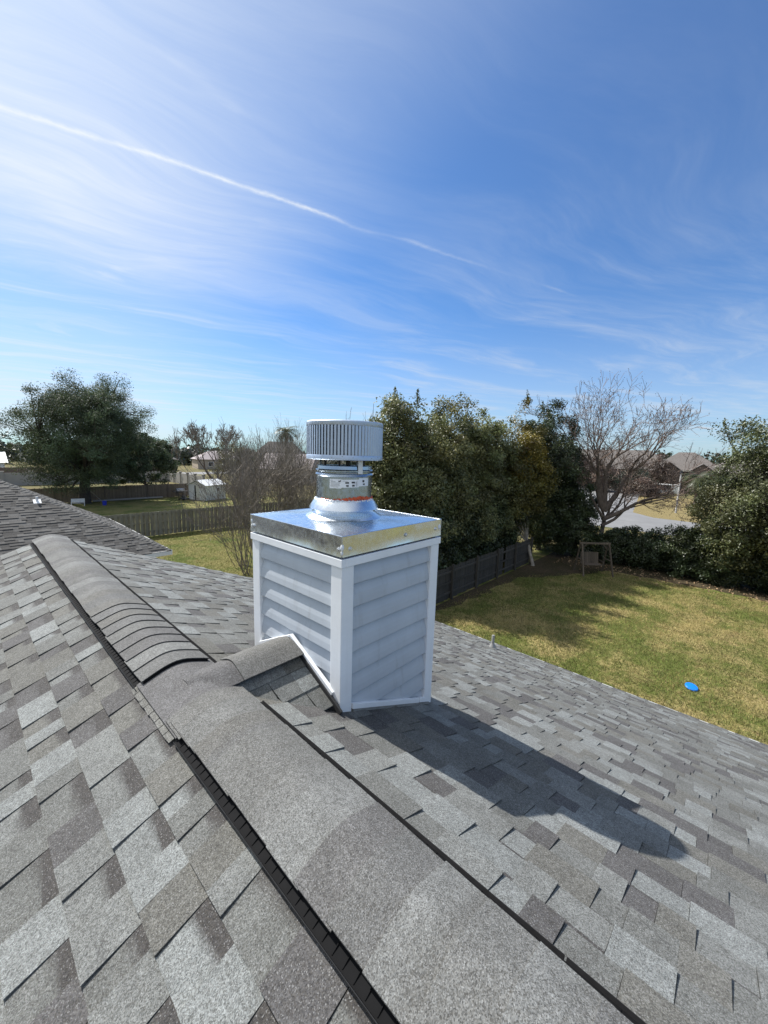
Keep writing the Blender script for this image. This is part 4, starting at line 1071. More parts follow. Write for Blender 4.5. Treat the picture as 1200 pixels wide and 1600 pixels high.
# taller bare trees in the far yards
bare_tree('bare_tree', 'wide bare tree beyond the shed with a low left limb', (32.5, 74.0, ZG), [((0, 0, 0), (-0.55, 0.35, 1), 1.0), ((0.3, 0, 0), (0.0, 0.0, 1), 1.0), ((0.4, 0.2, 0), (0.35, -0.25, 1), 0.9)], 3.6, 0.26, 5, 81, rmin=0.030, up=0.08, spread=0.52, kids=(3, 3), wig=0.12, decay=0.78, side=1)
bare_tree('bare_tree', 'thin bare tree left of the wide bare tree', (29.5, 88.0, ZG), [((0, 0, 0), (0.0, 0.0, 1), 1.0), ((0.2, 0, 0), (0.2, -0.2, 1), 0.9)], 3.4, 0.16, 4, 82, rmin=0.032, up=0.14, spread=0.4, kids=(2, 3), wig=0.10, decay=0.78, side=1)
bare_tree('bare_tree', 'tall slim bare tree left of the palm', (30.4, 53.6, ZG), [((0, 0, 0), (0.0, 0.0, 1), 1.2), ((0.1, 0, 0), (0.12, -0.1, 1), 1.1)], 3.5, 0.10, 3, 83, rmin=0.016, up=0.22, spread=0.32, kids=(2, 3), wig=0.07, decay=0.66, side=1)
bare_tree('bare_tree', 'bare tree tops showing just left of the tallest evergreen', (24.6, 26.8, ZG), [((0, 0, 0), (0.0, 0.0, 1), 1.1), ((0.4, 0, 0), (0.15, -0.15, 1), 1.0), ((-0.4, 0, 0), (-0.15, 0.15, 1), 1.0)], 3.2, 0.09, 4, 84, rmin=0.010, up=0.18, spread=0.36, kids=(2, 3), wig=0.09, decay=0.72, side=1)
leafy_tree('olive_tree', 'olive coloured leafy tree behind the bare thicket', (33.0, 66.0, ZG), (33.0, 66.0, -1.0), (3.6, 3.6, 3.4), M['leaf_olive'], M['bark_mid'], k=120, per=110, size=0.22, crad=0.9, trunk_r=0.15, seed=91, shell=0.3, lump=0.4)
leafy_tree('dark_tree', 'small dark tree beyond the beige wall', (30.5, 101.0, ZG), (30.5, 101.0, -0.6), (4.5, 4.5, 3.6), M['leaf_far'], M['bark_dark'], k=110, per=110, size=0.35, crad=1.1, trunk_r=0.2, seed=92, shell=0.3, lump=0.4)
leafy_tree('dark_tree', 'dark tree at the far left edge behind the white roofed building', (1.0, 112.0, ZG), (1.0, 112.0, -0.8), (6.0, 6.0, 4.6), M['leaf_far'], M['bark_dark'], k=110, per=110, size=0.4, crad=1.4, trunk_r=0.25, seed=93, shell=0.3, lump=0.4)
leafy_tree('round_bush', 'dark green bush in front of the brown houses', (96.0, 17.5, ZG), (96.0, 17.5, -3.2), (4.0, 4.5, 2.8), M['leaf_far'], M['bark_dark'], k=90, per=110, size=0.35, crad=1.0, trunk_r=0.15, seed=94, cat='bush')
leafy_tree('round_bush', 'brownish bush on the sandy verge left of the dark green bush', (104.0, 33.0, ZG), (104.0, 33.0, -3.4), (4.5, 6.0, 2.6), M['leaf_olive'], M['bark_dark'], k=90, per=90, size=0.35, crad=1.0, trunk_r=0.15, seed=95, cat='bush')
for i, (xx, yy, hh, lb) in enumerate(((93, 31, 4.0, 'brown winter bush at the left end of the far verge'), (97, 26.5, 4.4, 'brown winter bush in front of the wide brown house'), (95, 22.5, 3.4, 'brown winter bush left of the silver car'), (106, 14.5, 4.6, 'tall brown bush behind the parked van'), (90, 14.0, 1.8, 'low brown bush right of the dark green bush'))):
    leafy_tree('brown_bush', lb, (xx, yy, ZG), (xx, yy, ZG + hh * 0.9), (3.0, 3.2, hh), M['leaf_brown'], M['bark_mid'], k=80, per=110, size=0.26, crad=0.9, trunk_r=0.10, seed=101 + i, group='brown bushes across the road', cat='bush', limbs=6, fork=0.25, shell=0.3, flat_bottom=-0.9)
def palm(name, label, base, h, nf, fl, seed, tr=0.2):
    rs = np.random.RandomState(seed); root = thing(name, label, 'palm', base)
    m = MB(); m.tube([(0, 0, -0.1), (0.05, 0.02, h * .5), (0.0, 0.0, h)], [tr * 1.3, tr, tr * 1.1], 8); m.build('trunk', M['bark_mid'], root, smooth=True)
    V = []; F = []; Cc = []
    for k in range(nf):
        a = rs.uniform(0, 2 * math.pi); el = rs.uniform(-0.5, 1.35); d = np.array([math.cos(a), math.sin(a), 0]); side_ = np.array([-math.sin(a), math.cos(a), 0]); L_ = fl * rs.uniform(0.8, 1.1)
        p = np.array([0, 0, h]); e = el; n = 16; tn = rs.uniform(0.7, 1.3)
        for i in range(n):
            st = d * math.cos(e) + np.array([0, 0, math.sin(e)]); p2 = p + st * L_ / n; e -= 0.11
            for sg in (-1, 1):
                wl = fl * 0.30 * math.sin(math.pi * (0.12 + 0.83 * i / n)); tip_ = p + side_ * sg * wl + st * wl * 0.7 + np.array([0, 0, -wl * 0.25])
                b = len(V); V += [p, p + st * L_ / n * 0.55, tip_]; F.append((b, b + 1, b + 2)); Cc += [np.ones(3) * tn] * 3
            p = p2
    obj('fronds', np_mesh('fronds', np.array(V), np.array(F), np.array(Cc)), M['palm'], root)
palm('palm_tree', 'palm with drooping fronds poking above the thicket left of the turbine', (32.2, 49.8, ZG), 9.4, 54, 2.3, 5, 0.25)
palm('palm_tree', 'short green palm in front of the right brown house', (80.0, 5.2, ZG), 4.2, 60, 3.0, 6, 0.25)
palm('palm_tree', 'second short palm beside the right edge evergreen', (84.0, 2.6, ZG), 3.9, 56, 3.0, 7, 0.25)
# far wood that closes the horizon
def treeline(name, arcs, seed):
    rs = np.random.RandomState(seed); P = []; Cc = []
    for (a0, a1, dist, h, n) in arcs:
        for _ in range(n):
            a = math.radians(rs.uniform(a0, a1)); r = dist * rs.uniform(0.9, 1.15)
            hh = h * (0.75 + 0.5 * noise.noise(Vector((a * 22, r * 0.02, seed)))) ; w = rs.uniform(2.5, 5.0)
            c = np.array([CAM[0] + math.sin(a) * r, CAM[1] + math.cos(a) * r, ZG + hh * 0.5]); k = 70
            d = rs.normal(size=(k, 3)); d /= np.linalg.norm(d, axis=1, keepdims=True)
            P.append(c + d * np.array([w, w, hh * 0.5]) * rs.random(k)[:, None] ** 0.4); Cc.append(np.ones((k, 3)) * rs.uniform(0.7, 1.3))
    P = np.concatenate(P); Cc = np.concatenate(Cc)
    v, f, c = leaf_cloud(P, 1.5, Cc, rs, aspect=1.2)
    tag(obj(name, np_mesh(name, v, f, c), M['leaf_far']), kind='stuff')
treeline('far_wood', [(-15, 45, 190, 9.0, 330), (45, 110, 235, 12.5, 420)], 3)

# ================================================================ GRASS BLADES, LITTER
def blades(name, poly_fn, n, seed, colfn, h=0.065, w=0.014):
    rs = np.random.RandomState(seed); P = poly_fn(rs, n); n = len(P)
    t = rs.uniform(0, 2 * np.pi, n); d = np.stack([np.cos(t), np.sin(t), np.zeros(n)], 1)
    t2 = rs.uniform(0, 2 * np.pi, n); lean = np.stack([np.cos(t2), np.sin(t2), np.zeros(n)], 1) * rs.uniform(0.1, 1.2, n)[:, None]
    hh = (h * rs.uniform(0.5, 1.4, n))[:, None]
    v = np.stack([P - d * w / 2, P + d * w / 2, P + lean * hh + np.array([0, 0, 1]) * hh], 1).reshape(-1, 3)
    f = np.arange(3 * n).reshape(-1, 3)
    c = np.repeat(colfn(P, rs), 3, axis=0)
    return tag(obj(name, np_mesh(name, v, f, c), M['blade']), kind='stuff')
def rect(x0, x1, y0, y1):
    def fn(rs, n):
        # denser close to the house, where single blades can be seen
        u = rs.random(n) ** 1.5; P = np.stack([x0 + (x1 - x0) * u, rs.uniform(y0, y1, n), np.full(n, ZG)], 1)
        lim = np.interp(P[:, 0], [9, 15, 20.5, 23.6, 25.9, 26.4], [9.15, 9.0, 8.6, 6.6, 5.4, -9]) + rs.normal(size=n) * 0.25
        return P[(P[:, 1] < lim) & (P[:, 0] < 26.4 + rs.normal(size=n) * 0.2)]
    return fn
def nfield(P, s, seed):
    return np.array([noise.noise(Vector((p[0] * s + seed, p[1] * s, seed))) for p in P[:, :2]])
def straw_cols(bias):
    def fn(P, rs):
        n = nfield(P, 0.45, 3.3) * 0.9 + nfield(P, 1.7, 9.1) * 0.75 + nfield(P, 5.5, 2.7) * 0.6 + rs.normal(size=len(P)) * 0.30 + bias
        k = 1 / (1 + np.exp(-n * 4))[:, None]
        c = np.array([[0.165, 0.185, 0.05]]) * (1 - k) + np.array([[0.46, 0.365, 0.165]]) * k
        return c * rs.uniform(0.40, 1.70, len(P))[:, None]
    return fn
blades('lawn_grass', rect(7.6, 27.5, -4.5, 9.4), 190000, 5, straw_cols(-0.16), h=0.075, w=0.018)
blades('side_lawn_grass', lambda rs, n: np.stack([rs.uniform(4.5, 20, n), rs.uniform(14, 32.4, n), np.full(n, ZG)], 1), 70000, 6, straw_cols(-0.62), h=0.07, w=0.02)
rs_ = np.random.RandomState(8)
P = np.stack([rs_.normal(27.0, 0.9, 700), rs_.uniform(-3, 8.5, 700), np.full(700, ZG + 0.03)], 1)
v, f, c = leaf_cloud(P, 0.11, np.ones((700, 3)), rs_, aspect=1.4)
tag(obj('leaf_litter', np_mesh('leaf_litter', v, f), M['litter']), kind='stuff')

# ================================================================ FENCES, WALL
def picket_fence(label, xa, xb, y, h, pitch, bw, mat, back=True, post_pitch=2.4, face=-1, cap=0.0):
    root = thing('wooden_fence', label, 'fence', (xa, y, ZG))
    n = int((xb - xa) / pitch); rnd = random.Random(int(xa * 7 + y))
    protos = []
    for k in range(4):
        m = MB(); e = 0.03
        m.prism([(0, 0, 0.03), (bw, 0, 0.03), (bw, 0, h - e), (bw - e, 0, h), (e, 0, h), (0, 0, h - e)], (0, 0.018, 0))
        me = m.mesh('picket'); me.materials.append(mat); protos.append(me)
    for i in range(n):
        o = bpy.data.objects.new('picket', protos[i % 4]); COL.objects.link(o); o.parent = root
        o.location = (i * pitch + rnd.uniform(-.006, .006), face * 0.055, rnd.uniform(-0.025, 0.015)); o.rotation_euler = (0, rnd.uniform(-0.008, 0.008), 0)
        if back:
            o = bpy.data.objects.new('picket', protos[(i + 1) % 4]); COL.objects.link(o); o.parent = root
            o.location = (i * pitch + pitch / 2, -face * 0.055 - 0.018, rnd.uniform(-0.025, 0.015))
    for z in (0.35, h * 0.55, h - 0.25):
        m = MB(); m.box((-0.1, -0.036 if face < 0 else -0.036, z), (xb - xa + 0.1, 0.036, z + 0.085)); m.build('rail', mat, root)
    x = 0.0
    while x < xb - xa:
        m = MB(); m.box((x, -0.045 - 0.0, 0), (x + 0.09, 0.045, h - 0.02 + cap)); m.build('post', mat, root); x += post_pitch
    return root
picket_fence('shadowbox board fence between the green lawn and the shed', 4.6, 30.0, 32.75, 1.88, 0.325, 0.175, M['wood_grey'])
# brown fence beyond the oak
root = thing('wooden_fence', 'long brown privacy fence behind the oak and the shed', 'fence', (-8, 57.7, ZG))
for i in range(230):
    if i == 0: me_ = None
    if me_ is None:
        m = MB(); m.box((0, 0, 0.02), (0.138, 0.02, 1.80)); me_ = m.mesh('picket'); me_.materials.append(M['wood_brown'])
    o = bpy.data.objects.new('picket', me_); COL.objects.link(o); o.parent = root; o.location = (i * 0.145, random.uniform(-.004, .004), random.uniform(-.02, .03))
for i in range(14):
    m = MB(); m.box((i * 2.4, -0.07, 0), (i * 2.4 + 0.12, -0.002, 1.86)); m.build('post', M['wood_brown'], root)
m = MB(); m.box((0, 0.021, 0.4), (33, 0.06, 0.5)); m.box((0, 0.021, 1.45), (33, 0.06, 1.55)); m.build('rail', M['wood_brown'], root)
# fence on the yard side, rails and posts facing the yard
root = thing('wooden_fence', 'weathered fence with shade in its wood colour under the evergreens at the side of the yard', 'fence', (7.5, 9.62, ZG))
me_ = None
xx = 0.0; rnd = random.Random(5)
while xx < 16.6:
    if me_ is None:
        m = MB(); m.prism([(0, 0.02, 0.03), (0.135, 0.02, 0.03), (0.135, 0.02, 1.56), (0.105, 0.02, 1.6), (0.03, 0.02, 1.6), (0, 0.02, 1.56)], (0, 0.018, 0)); me_ = m.mesh('picket'); me_.materials.append(M['wood_shaded'])
    if not (12.75 < xx < 13.0):
        o = bpy.data.objects.new('picket', me_); COL.objects.link(o); o.parent = root; o.location = (xx, 0.018, rnd.uniform(-.03, .03)); o.rotation_euler = (0, rnd.uniform(-.012, .012), 0)
    xx += 0.142
for z in (0.30, 0.80, 1.32):
    m = MB(); m.box((0, -0.03, z), (16.6, 0.018, z + 0.09)); m.build('rail', M['wood_shaded'], root)
for i in range(8):
    m = MB(); x = 0.2 + i * 2.33; m.box((x, -0.13, 0), (x + 0.1, -0.031, 1.72)); m.build('post', M['wood_shaded'], root)
# pale wall with pillars
root = thing('boundary_wall', 'pale concrete panel wall with square pillars behind the oak', 'wall', (27.6, 85.0, ZG))
xs = np.arange(-34, 0.1, 3.4)
for i, x in enumerate(xs[:-1]):
    m = MB(); m.box((x + 0.2, -0.06, 0), (xs[i + 1] - 0.2, 0.06, 2.05)); m.build('panel', M['concrete'], root, bevel=0.01)
for x in xs:
    m = MB(); m.box((x - 0.2, -0.2, 0), (x + 0.2, 0.2, 2.25)); m.box((x - 0.26, -0.26, 2.25), (x + 0.26, 0.26, 2.33)); m.build('pillar', M['concrete'], root)
ys = np.arange(-17, -0.1, 3.4)
for i, y in enumerate(ys):
    m = MB(); m.box((-0.06, y + 0.2, 0), (0.06, y + 3.2, 2.05)); m.build('panel', M['concrete'], root, bevel=0.01)
    m = MB(); m.box((-0.2, y - 0.2, 0), (0.2, y + 0.2, 2.25)); m.box((-0.26, y - 0.26, 2.25), (0.26, y + 0.26, 2.33)); m.build('pillar', M['concrete'], root)

# ================================================================ NEIGHBOUR HOUSE
nx, ny, nz, ns = 4.69, 16.05, -2.9, 0.59
ND, NW = 9.2, 20.0
nb = thing('house', 'neighbouring house with dark grey hip roof left of the lawn', 'house', (nx, ny, 0))
rh = nz + ns * ND / 2
def hp(x, y): return (x, y, nz + ns * min(y, ND - y, -x, NW + x))
m = MB(); m.box((-NW + 0.45, 0.45, ZG), (-0.45, ND - 0.45, nz + 0.02)); m.build('wall', M['brick'], nb)
m = MB()
c = [(0, 0, nz), (0, ND, nz), (-NW, ND, nz), (-NW, 0, nz)]; r1 = (-ND / 2, ND / 2, rh); r2 = (-NW + ND / 2, ND / 2, rh)
m.add(c + [r1, r2], [(0, 1, 4), (1, 2, 5, 4), (2, 3, 5), (3, 0, 4, 5), (3, 2, 1, 0)]); m.build('roof', M['felt'], nb)
m = MB()
for (a, b) in (((-NW - .02, -0.02), (0.02, 0.0)), ((0.0, 0.001), (0.02, ND)), ((-NW - .02, ND), (0.02, ND + 0.02))):
    m.box((a[0], a[1], nz - 0.16), (b[0], b[1], nz + 0.012))
m.build('fascia', M['fascia'], nb)
mm = MB(); rnd = random.Random(3)
TH2 = math.atan(ns); E2 = 0.143 * math.cos(TH2)
NT = [(0.098, 0.096, 0.092), (0.145, 0.141, 0.134), (0.062, 0.06, 0.058), (0.103, 0.10, 0.096)]
for face in (0, 1):
    k = 0
    while (k + 1) * E2 < ND / 2 + 0.02:
        d1 = k * E2; d0 = d1 + E2 + 0.015
        lo, hi = (-NW + d1, -d1) if face == 0 else (d1, ND - d1)
        u = lo + rnd.random() * 0.2
        while u < hi:
            w = rnd.choice([0.14, 0.2, 0.26, 0.32]); e = min(u + w, hi - 0.01)
            if e - u > 0.03:
                t = rnd.choice([0.010, 0.026]); cc = rnd.choice(NT); kk = rnd.uniform(0.85, 1.15); cc = tuple(q * kk for q in cc)
                if face == 0:
                    b0 = max(u, -NW + d0); b1 = min(e, -d0)
                    if b1 < b0: b0 = b1 = (u + e) / 2
                    vs = [(u, d1 - 0.02, nz + ns * (d1 - 0.02) + t), (e, d1 - 0.02, nz + ns * (d1 - 0.02) + t), (b1, d0, nz + ns * d0 + 0.004), (b0, d0, nz + ns * d0 + 0.004), (u, d1 - 0.02, nz + ns * (d1 - 0.02)), (e, d1 - 0.02, nz + ns * (d1 - 0.02))]
                else:
                    b0 = max(u, d0); b1 = min(e, ND - d0)
                    if b1 < b0: b0 = b1 = (u + e) / 2
                    vs = [(-d1 + 0.02, u, nz + ns * (d1 - 0.02) + t), (-d1 + 0.02, e, nz + ns * (d1 - 0.02) + t), (-d0, b1, nz + ns * d0 + 0.004), (-d0, b0, nz + ns * d0 + 0.004), (-d1 + 0.02, u, nz + ns * (d1 - 0.02)), (-d1 + 0.02, e, nz + ns * (d1 - 0.02))]
                mm.add(vs, [(0, 1, 2, 3), (4, 5, 1, 0), (4, 0, 3), (1, 5, 2)], cc)
            u += w
        k += 1
tag(mm.build('shingle_field', M['shingle'], nb), kind='stuff')
hv = Vector((-ND / 2, ND / 2, rh - nz)); hl = hv.length; hd = hv.normalized(); nh = int(hl / 0.15)
for i in range(nh):
    p = Vector((0, 0, nz)) + hd * (i * 0.15 - 0.01); q = p + hd * 0.17
    m = MB(); vs = []
    for (pt, dz) in ((p, 0.040), (q, 0.024)):
        for (ox, oy) in ((-0.15, 0.0), (0.0, 0.0), (0.0, 0.15)):
            dd = 0.0 if (ox == 0 and oy == 0) else -0.025
            vs.append((pt.x + ox, pt.y + oy, pt.z + dz + dd))
    vs += [(x, y, z - 0.012) for x, y, z in vs[:3]]
    m.add(vs, [(0, 1, 4, 3), (1, 2, 5, 4), (6, 7, 1, 0), (7, 8, 2, 1)], rnd.choice([(0.25, 0.24, 0.225), (0.21, 0.205, 0.195), (0.23, 0.22, 0.2)]))
    m.build('hip_cap', M['shingle'], nb)
pv = empty('roof_vent', (1.21 - nx, 19.19 - ny, -1.05)); pv.parent = nb; pv.scale = (0.7, 0.7, 0.7)
m = MB(); m.lathe([(0.0, 0.24), (0.055, 0.24), (0.055, -0.05)], (0, 0, 0), 12); m.build('pipe', M['pvc'], pv, smooth=True)
m = MB(); m.prism([(-0.16, -0.20, -0.10), (0.16, -0.20, -0.10), (0.16, 0.10, 0.08), (-0.16, 0.10, 0.08)], (0, 0, 0.012)); m.build('flange', M['pvc'], pv)

# ================================================================ SHED AND YARD THINGS
sh = thing('shed', 'small cream metal shed with white gable roof at the end of the lawn', 'shed', (20.7, 50.9, ZG), math.radians(22))
SW, SD, SH, SR = 3.6, 2.9, 2.0, 2.62       # along X, along Y, eave, ridge
m = MB(); m.box((0.03, 0.03, 0.05), (SW - 0.03, SD - 0.03, SH - 0.01)); m.prism([(0.03, 0.03, SH - 0.01), (0.03, SD - 0.03, SH - 0.01), (0.03, SD / 2, SR - 0.05)], (SW - 0.06, 0, 0)); m.build('wall', M['cream'], sh)
for k in range(11):
    z = 0.1 + k * 0.18
    for (a, b) in ((0.02, SD / 2 - 0.42), (SD / 2 + 0.42, SD - 0.02)):
        m = MB(); m.add([(0.0, a, z), (0.0, b, z), (0.028, b, z + 0.17), (0.028, a, z + 0.17), (0.03, a, z), (0.03, b, z)], [(0, 3, 2, 1), (0, 1, 5, 4)]); m.build('siding_board', M['white_wall'], sh)
m = MB(); m.box((-0.015, SD / 2 - 0.40, 0.06), (0.02, SD / 2 + 0.16, 1.95)); dr = m.build('door', M['cream'], sh)
m = MB(); m.box((-0.03, SD / 2 + 0.06, 0.95), (-0.016, SD / 2 + 0.10, 1.15)); m.build('handle', M['dark_metal'], dr)
m = MB(); m.box((-0.004, SD / 2 + 0.165, 0.06), (0.024, SD / 2 + 0.40, 1.95)); m.build('door_gap', M['black'], sh)
m = MB()
m.prism([(-0.12, -0.14, SH - 0.04), (-0.12, SD / 2, SR), (-0.12, SD + 0.14, SH - 0.04), (-0.12, SD + 0.14, SH + 0.0), (-0.12, SD / 2, SR + 0.05), (-0.12, -0.14, SH + 0.0)][::-1], (SW + 0.24, 0, 0)); m.build('roof', M['white_metal'], sh)
for k in range(8):
    x = 0.15 + k * 0.47
    m = MB(); m.bar((x, -0.13, SH + 0.012), (x, SD / 2, SR + 0.06), 0.03, 0.02); m.build('roof_rib', M['white_metal'], sh)
m = MB(); m.box((1.9, 0.0, 1.15), (2.5, 0.028, 1.65)); wn_ = m.build('window', M['frame_w'], sh)
m = MB(); m.box((1.95, -0.008, 1.20), (2.45, -0.001, 1.60)); m.build('pane', M['glass'], wn_)
m = MB(); m.box((-0.05, -0.05, -0.05), (SW + 0.05, SD + 0.05, 0.045)); m.build('floor_frame', M['wood_brown'], sh)
# grill and mower by the shed
t = thing('grill', 'dark barbecue grill with a grey lid standing left of the shed', 'grill', (19.6, 56.4, ZG))
for (x, y) in ((-0.4, -0.25), (0.4, -0.25), (-0.4, 0.25), (0.4, 0.25)):
    m = MB(); m.bar((x, y, 0), (x * 0.85, y * 0.85, 0.8), 0.05, 0.05); m.build('leg', M['dark_metal'], t)
m = MB(); m.box((-0.5, -0.3, 0.72), (0.5, 0.3, 0.92)); m.build('firebox', M['dark_metal'], t, bevel=0.03)
m = MB(); m.prism([(-0.5, -0.3, 0.925), (-0.5, 0.3, 0.925), (-0.5, 0.26, 1.15), (-0.5, 0.1, 1.28), (-0.5, -0.1, 1.28), (-0.5, -0.26, 1.15)], (1.0, 0, 0)); m.build('lid', M['grey_cover'], t, bevel=0.02)
m = MB(); m.box((-0.95, -0.25, 0.86), (-0.51, 0.25, 0.90)); m.box((0.51, -0.25, 0.86), (0.95, 0.25, 0.90)); m.build('side_shelf', M['dark_metal'], t)
t = thing('lawn_mower', 'dark lawn mower parked on the grass in front of the shed', 'mower', (19.0, 53.6, ZG), 0.4)
m = MB(); m.lathe([(0.0, 0.32), (0.30, 0.32), (0.42, 0.26), (0.45, 0.12), (0.0, 0.12)], (0, 0, 0), 18); m.build('deck', M['dark_metal'], t, smooth=True)
m = MB(); m.box((-0.16, -0.16, 0.325), (0.16, 0.16, 0.55)); m.build('engine', M['dark_metal'], t, bevel=0.03)
for (x, y) in ((-0.4, -0.36), (0.4, -0.36), (-0.4, 0.36), (0.4, 0.36)):
    m = MB(); m.tube([(x, y - 0.03, 0.13), (x, y + 0.03, 0.13)], 0.13, 14); m.build('wheel', M['tyre'], t)
m = MB(); m.tube([(-0.38, 0.22, 0.3), (-1.1, 0.22, 1.0)], 0.016, 6); m.tube([(-0.38, -0.22, 0.3), (-1.1, -0.22, 1.0)], 0.016, 6); m.tube([(-1.1, -0.22, 1.0), (-1.1, 0.22, 1.0)], 0.016, 6); m.build('handle', M['dark_metal'], t)
# white bench near the oak
t = thing('garden_bench', 'white garden bench in the shade by the oak trunk', 'bench', (8.0, 54.2, ZG), math.radians(-15)); t.scale = (0.72, 0.72, 0.75)
for k in range(4):
    m = MB(); m.box((-0.85, -0.25 + k * 0.13, 0.43), (0.85, -0.14 + k * 0.13, 0.455)); m.build('seat_slat', M['pvc'], t)
for k in range(5):
    m = MB(); m.box((-0.85, 0.28 + k * 0.02, 0.52 + k * 0.11), (0.85, 0.30 + k * 0.02, 0.615 + k * 0.11)); m.build('back_slat', M['pvc'], t)
for x in (-0.8, 0.8):
    m = MB(); m.box((x - 0.03, -0.25, 0), (x + 0.03, -0.19, 0.65)); m.box((x - 0.03, -0.19, 0.60), (x + 0.03, 0.30, 0.64)); m.build('leg', M['pvc'], t)
    m = MB(); m.bar((x, 0.26, 0), (x, 0.40, 1.06), 0.05, 0.05); m.build('leg', M['pvc'], t)
t = thing('bucket', 'small dark blue bucket on the grass in front of the brown fence', 'bucket', (10.3, 53.4, ZG)); t.scale = (0.75, 0.75, 0.75)
m = MB(); m.lathe([(0.0, 0.0), (0.24, 0.0), (0.30, 0.62), (0.32, 0.62), (0.32, 0.66), (0.28, 0.66), (0.22, 0.04), (0.0, 0.04)], (0, 0, 0), 20); m.build('body', M['blue_dark'], t, smooth=True)
m = MB(); m.tube([(-0.31, 0, 0.6), (-0.25, 0.12, 0.5), (0, 0.34, 0.45), (0.25, 0.12, 0.5), (0.31, 0, 0.6)], 0.012, 6); m.build('handle', M['pvc'], t)
m = MB(); m.bar((9.9, 57.05, ZG + 0.14), (17.6, 57.2, ZG + 0.14), 0.30, 0.16); tag(m.build('timber_beam', M['concrete']), 'long pale timber lying on the ground along the brown fence', 'timber')
m = MB(); m.tube([(8.9, 57.3, ZG + 1.75), (9.8, 56.6, ZG + 1.2), (10.7, 55.8, ZG + 0.05)], [0.03, 0.035, 0.04], 6); tag(m.build('pole', M['bark_pale']), 'thin pale pole leaning against the brown fence', 'pole')
# blue disc
t = thing('flying_disc', 'bright blue disc lying on the yellow lawn', 'disc', (13.82, 0.38, ZG + 0.06)); t.rotation_euler = (0.16, -0.2, 0)
m = MB(); m.lathe([(0.0, 0.030), (0.125, 0.030), (0.150, 0.026), (0.165, 0.008), (0.165, -0.012), (0.157, -0.012), (0.155, 0.004), (0.143, 0.020), (0.0, 0.022)], (0, 0, 0), 36); m.build('body', M['blue'], t, smooth=True)
# wooden A-frame swing
sw = thing('garden_swing', 'wooden A-frame garden swing with bench in the shade of the trees', 'swing', (24.6, 6.0, ZG), math.atan2(-0.735, 0.678)); sw.scale = (0.82, 0.82, 0.92)
for x in (-0.98, 0.98):
    for s in (-1, 1):
        m = MB(); m.bar((x + (0.16 if x > 0 else -0.0) * 1, s * 0.72, 0), (x, s * 0.10, 2.0), 0.09, 0.09); m.build('leg', M['wood_light'], sw)
    m = MB(); m.bar((x, -0.42, 1.0), (x, 0.42, 1.0), 0.07, 0.05); m.build('cross_brace', M['wood_light'], sw)
    m = MB(); m.bar((x * 0.97, 0, 1.62), (x * 0.62, 0, 1.98), 0.06, 0.06); m.build('knee_brace', M['wood_light'], sw)
m = MB(); m.box((-1.12, -0.05, 1.985), (1.12, 0.05, 2.09)); m.build('top_beam', M['wood_light'], sw)
bs = empty('swing_bench', (0, 0.1, 0.62)); bs.parent = sw
for k in range(5):
    m = MB(); m.box((-0.72, -0.30 + k * 0.11, 0), (0.62, -0.205 + k * 0.11, 0.025)); m.build('seat_slat', M['wood_light'], bs)
for k in range(9):
    m = MB(); m.bar((-0.66 + k * 0.148, 0.26, 0.02), (-0.66 + k * 0.148, 0.40, 0.74), 0.132, 0.02, up=(0, 1, 0)); m.build('back_slat', M['wood_light'], bs)
for x in (-0.74, 0.64):
    m = MB(); m.box((x - 0.03, -0.3, 0.22), (x + 0.03, 0.3, 0.25)); m.box((x - 0.025, -0.3, 0.026), (x + 0.025, -0.25, 0.219)); m.build('arm', M['wood_light'], bs)
    m = MB(); m.tube([(x, -0.2, 0.2), (x, -0.1, 1.37)], 0.008, 5); m.tube([(x, 0.2, 0.2), (x, -0.1, 1.37)], 0.008, 5); m.build('chain', M['dark_metal'], bs)

# ================================================================ FAR HOUSES, STREET
def far_house(label, base, rz, w, d, hw, hr, wm, rm, wins, hip=True, name='house', group=None, gables=()):
    t = thing(name, label, 'house', base, rz, group)
    m = MB(); m.box((-w / 2, -d / 2, 0), (w / 2, d / 2, hw)); m.build('wall', wm, t)
    m = MB(); o = 0.5; i_ = d / 2 if hip else -0.0
    c = [(-w / 2 - o, -d / 2 - o, hw), (w / 2 + o, -d / 2 - o, hw), (w / 2 + o, d / 2 + o, hw), (-w / 2 - o, d / 2 + o, hw), (-w / 2 - o + i_, 0, hr), (w / 2 + o - i_, 0, hr)]
    m.add(c, [(0, 1, 5, 4), (1, 2, 5), (2, 3, 4, 5), (3, 0, 4), (3, 2, 1, 0)]); m.build('roof', rm, t)
    for (gx, gw, gh) in gables:
        m = MB(); y = -d / 2 - 1.2
        m.prism([(gx - gw / 2, y, 0.0), (gx + gw / 2, y, 0.0), (gx + gw / 2, y, hw), (gx, y, hw + gh), (gx - gw / 2, y, hw)], (0, 1.19, 0)); gb = m.build('gable_wall', wm, t)
        m = MB(); m.prism([(gx - gw / 2 - .3, y - .2, hw - 0.1), (gx, y - .2, hw + gh + 0.05), (gx + gw / 2 + .3, y - .2, hw - 0.1), (gx + gw / 2 + .3, y - .2, hw + 0.1), (gx, y - .2, hw + gh + 0.25), (gx - gw / 2 - .3, y - .2, hw + 0.1)][::-1], (0, d / 2 + 1.2, 0)); m.build('gable_roof', rm, t)
    for (x, z, ww, wh) in wins:
        m = MB(); m.box((x - ww / 2 - .1, -d / 2 - 0.06, z - .1), (x + ww / 2 + .1, -d / 2 - 0.002, z + wh + .1)); f = m.build('window', M['frame_w'], t)
        m = MB(); m.box((x - ww / 2, -d / 2 - 0.08, z), (x + ww / 2, -d / 2 - 0.062, z + wh)); m.build('pane', M['glass'], f)
    return t
FH = 'brown houses across the road'
RZ = math.radians(-82)
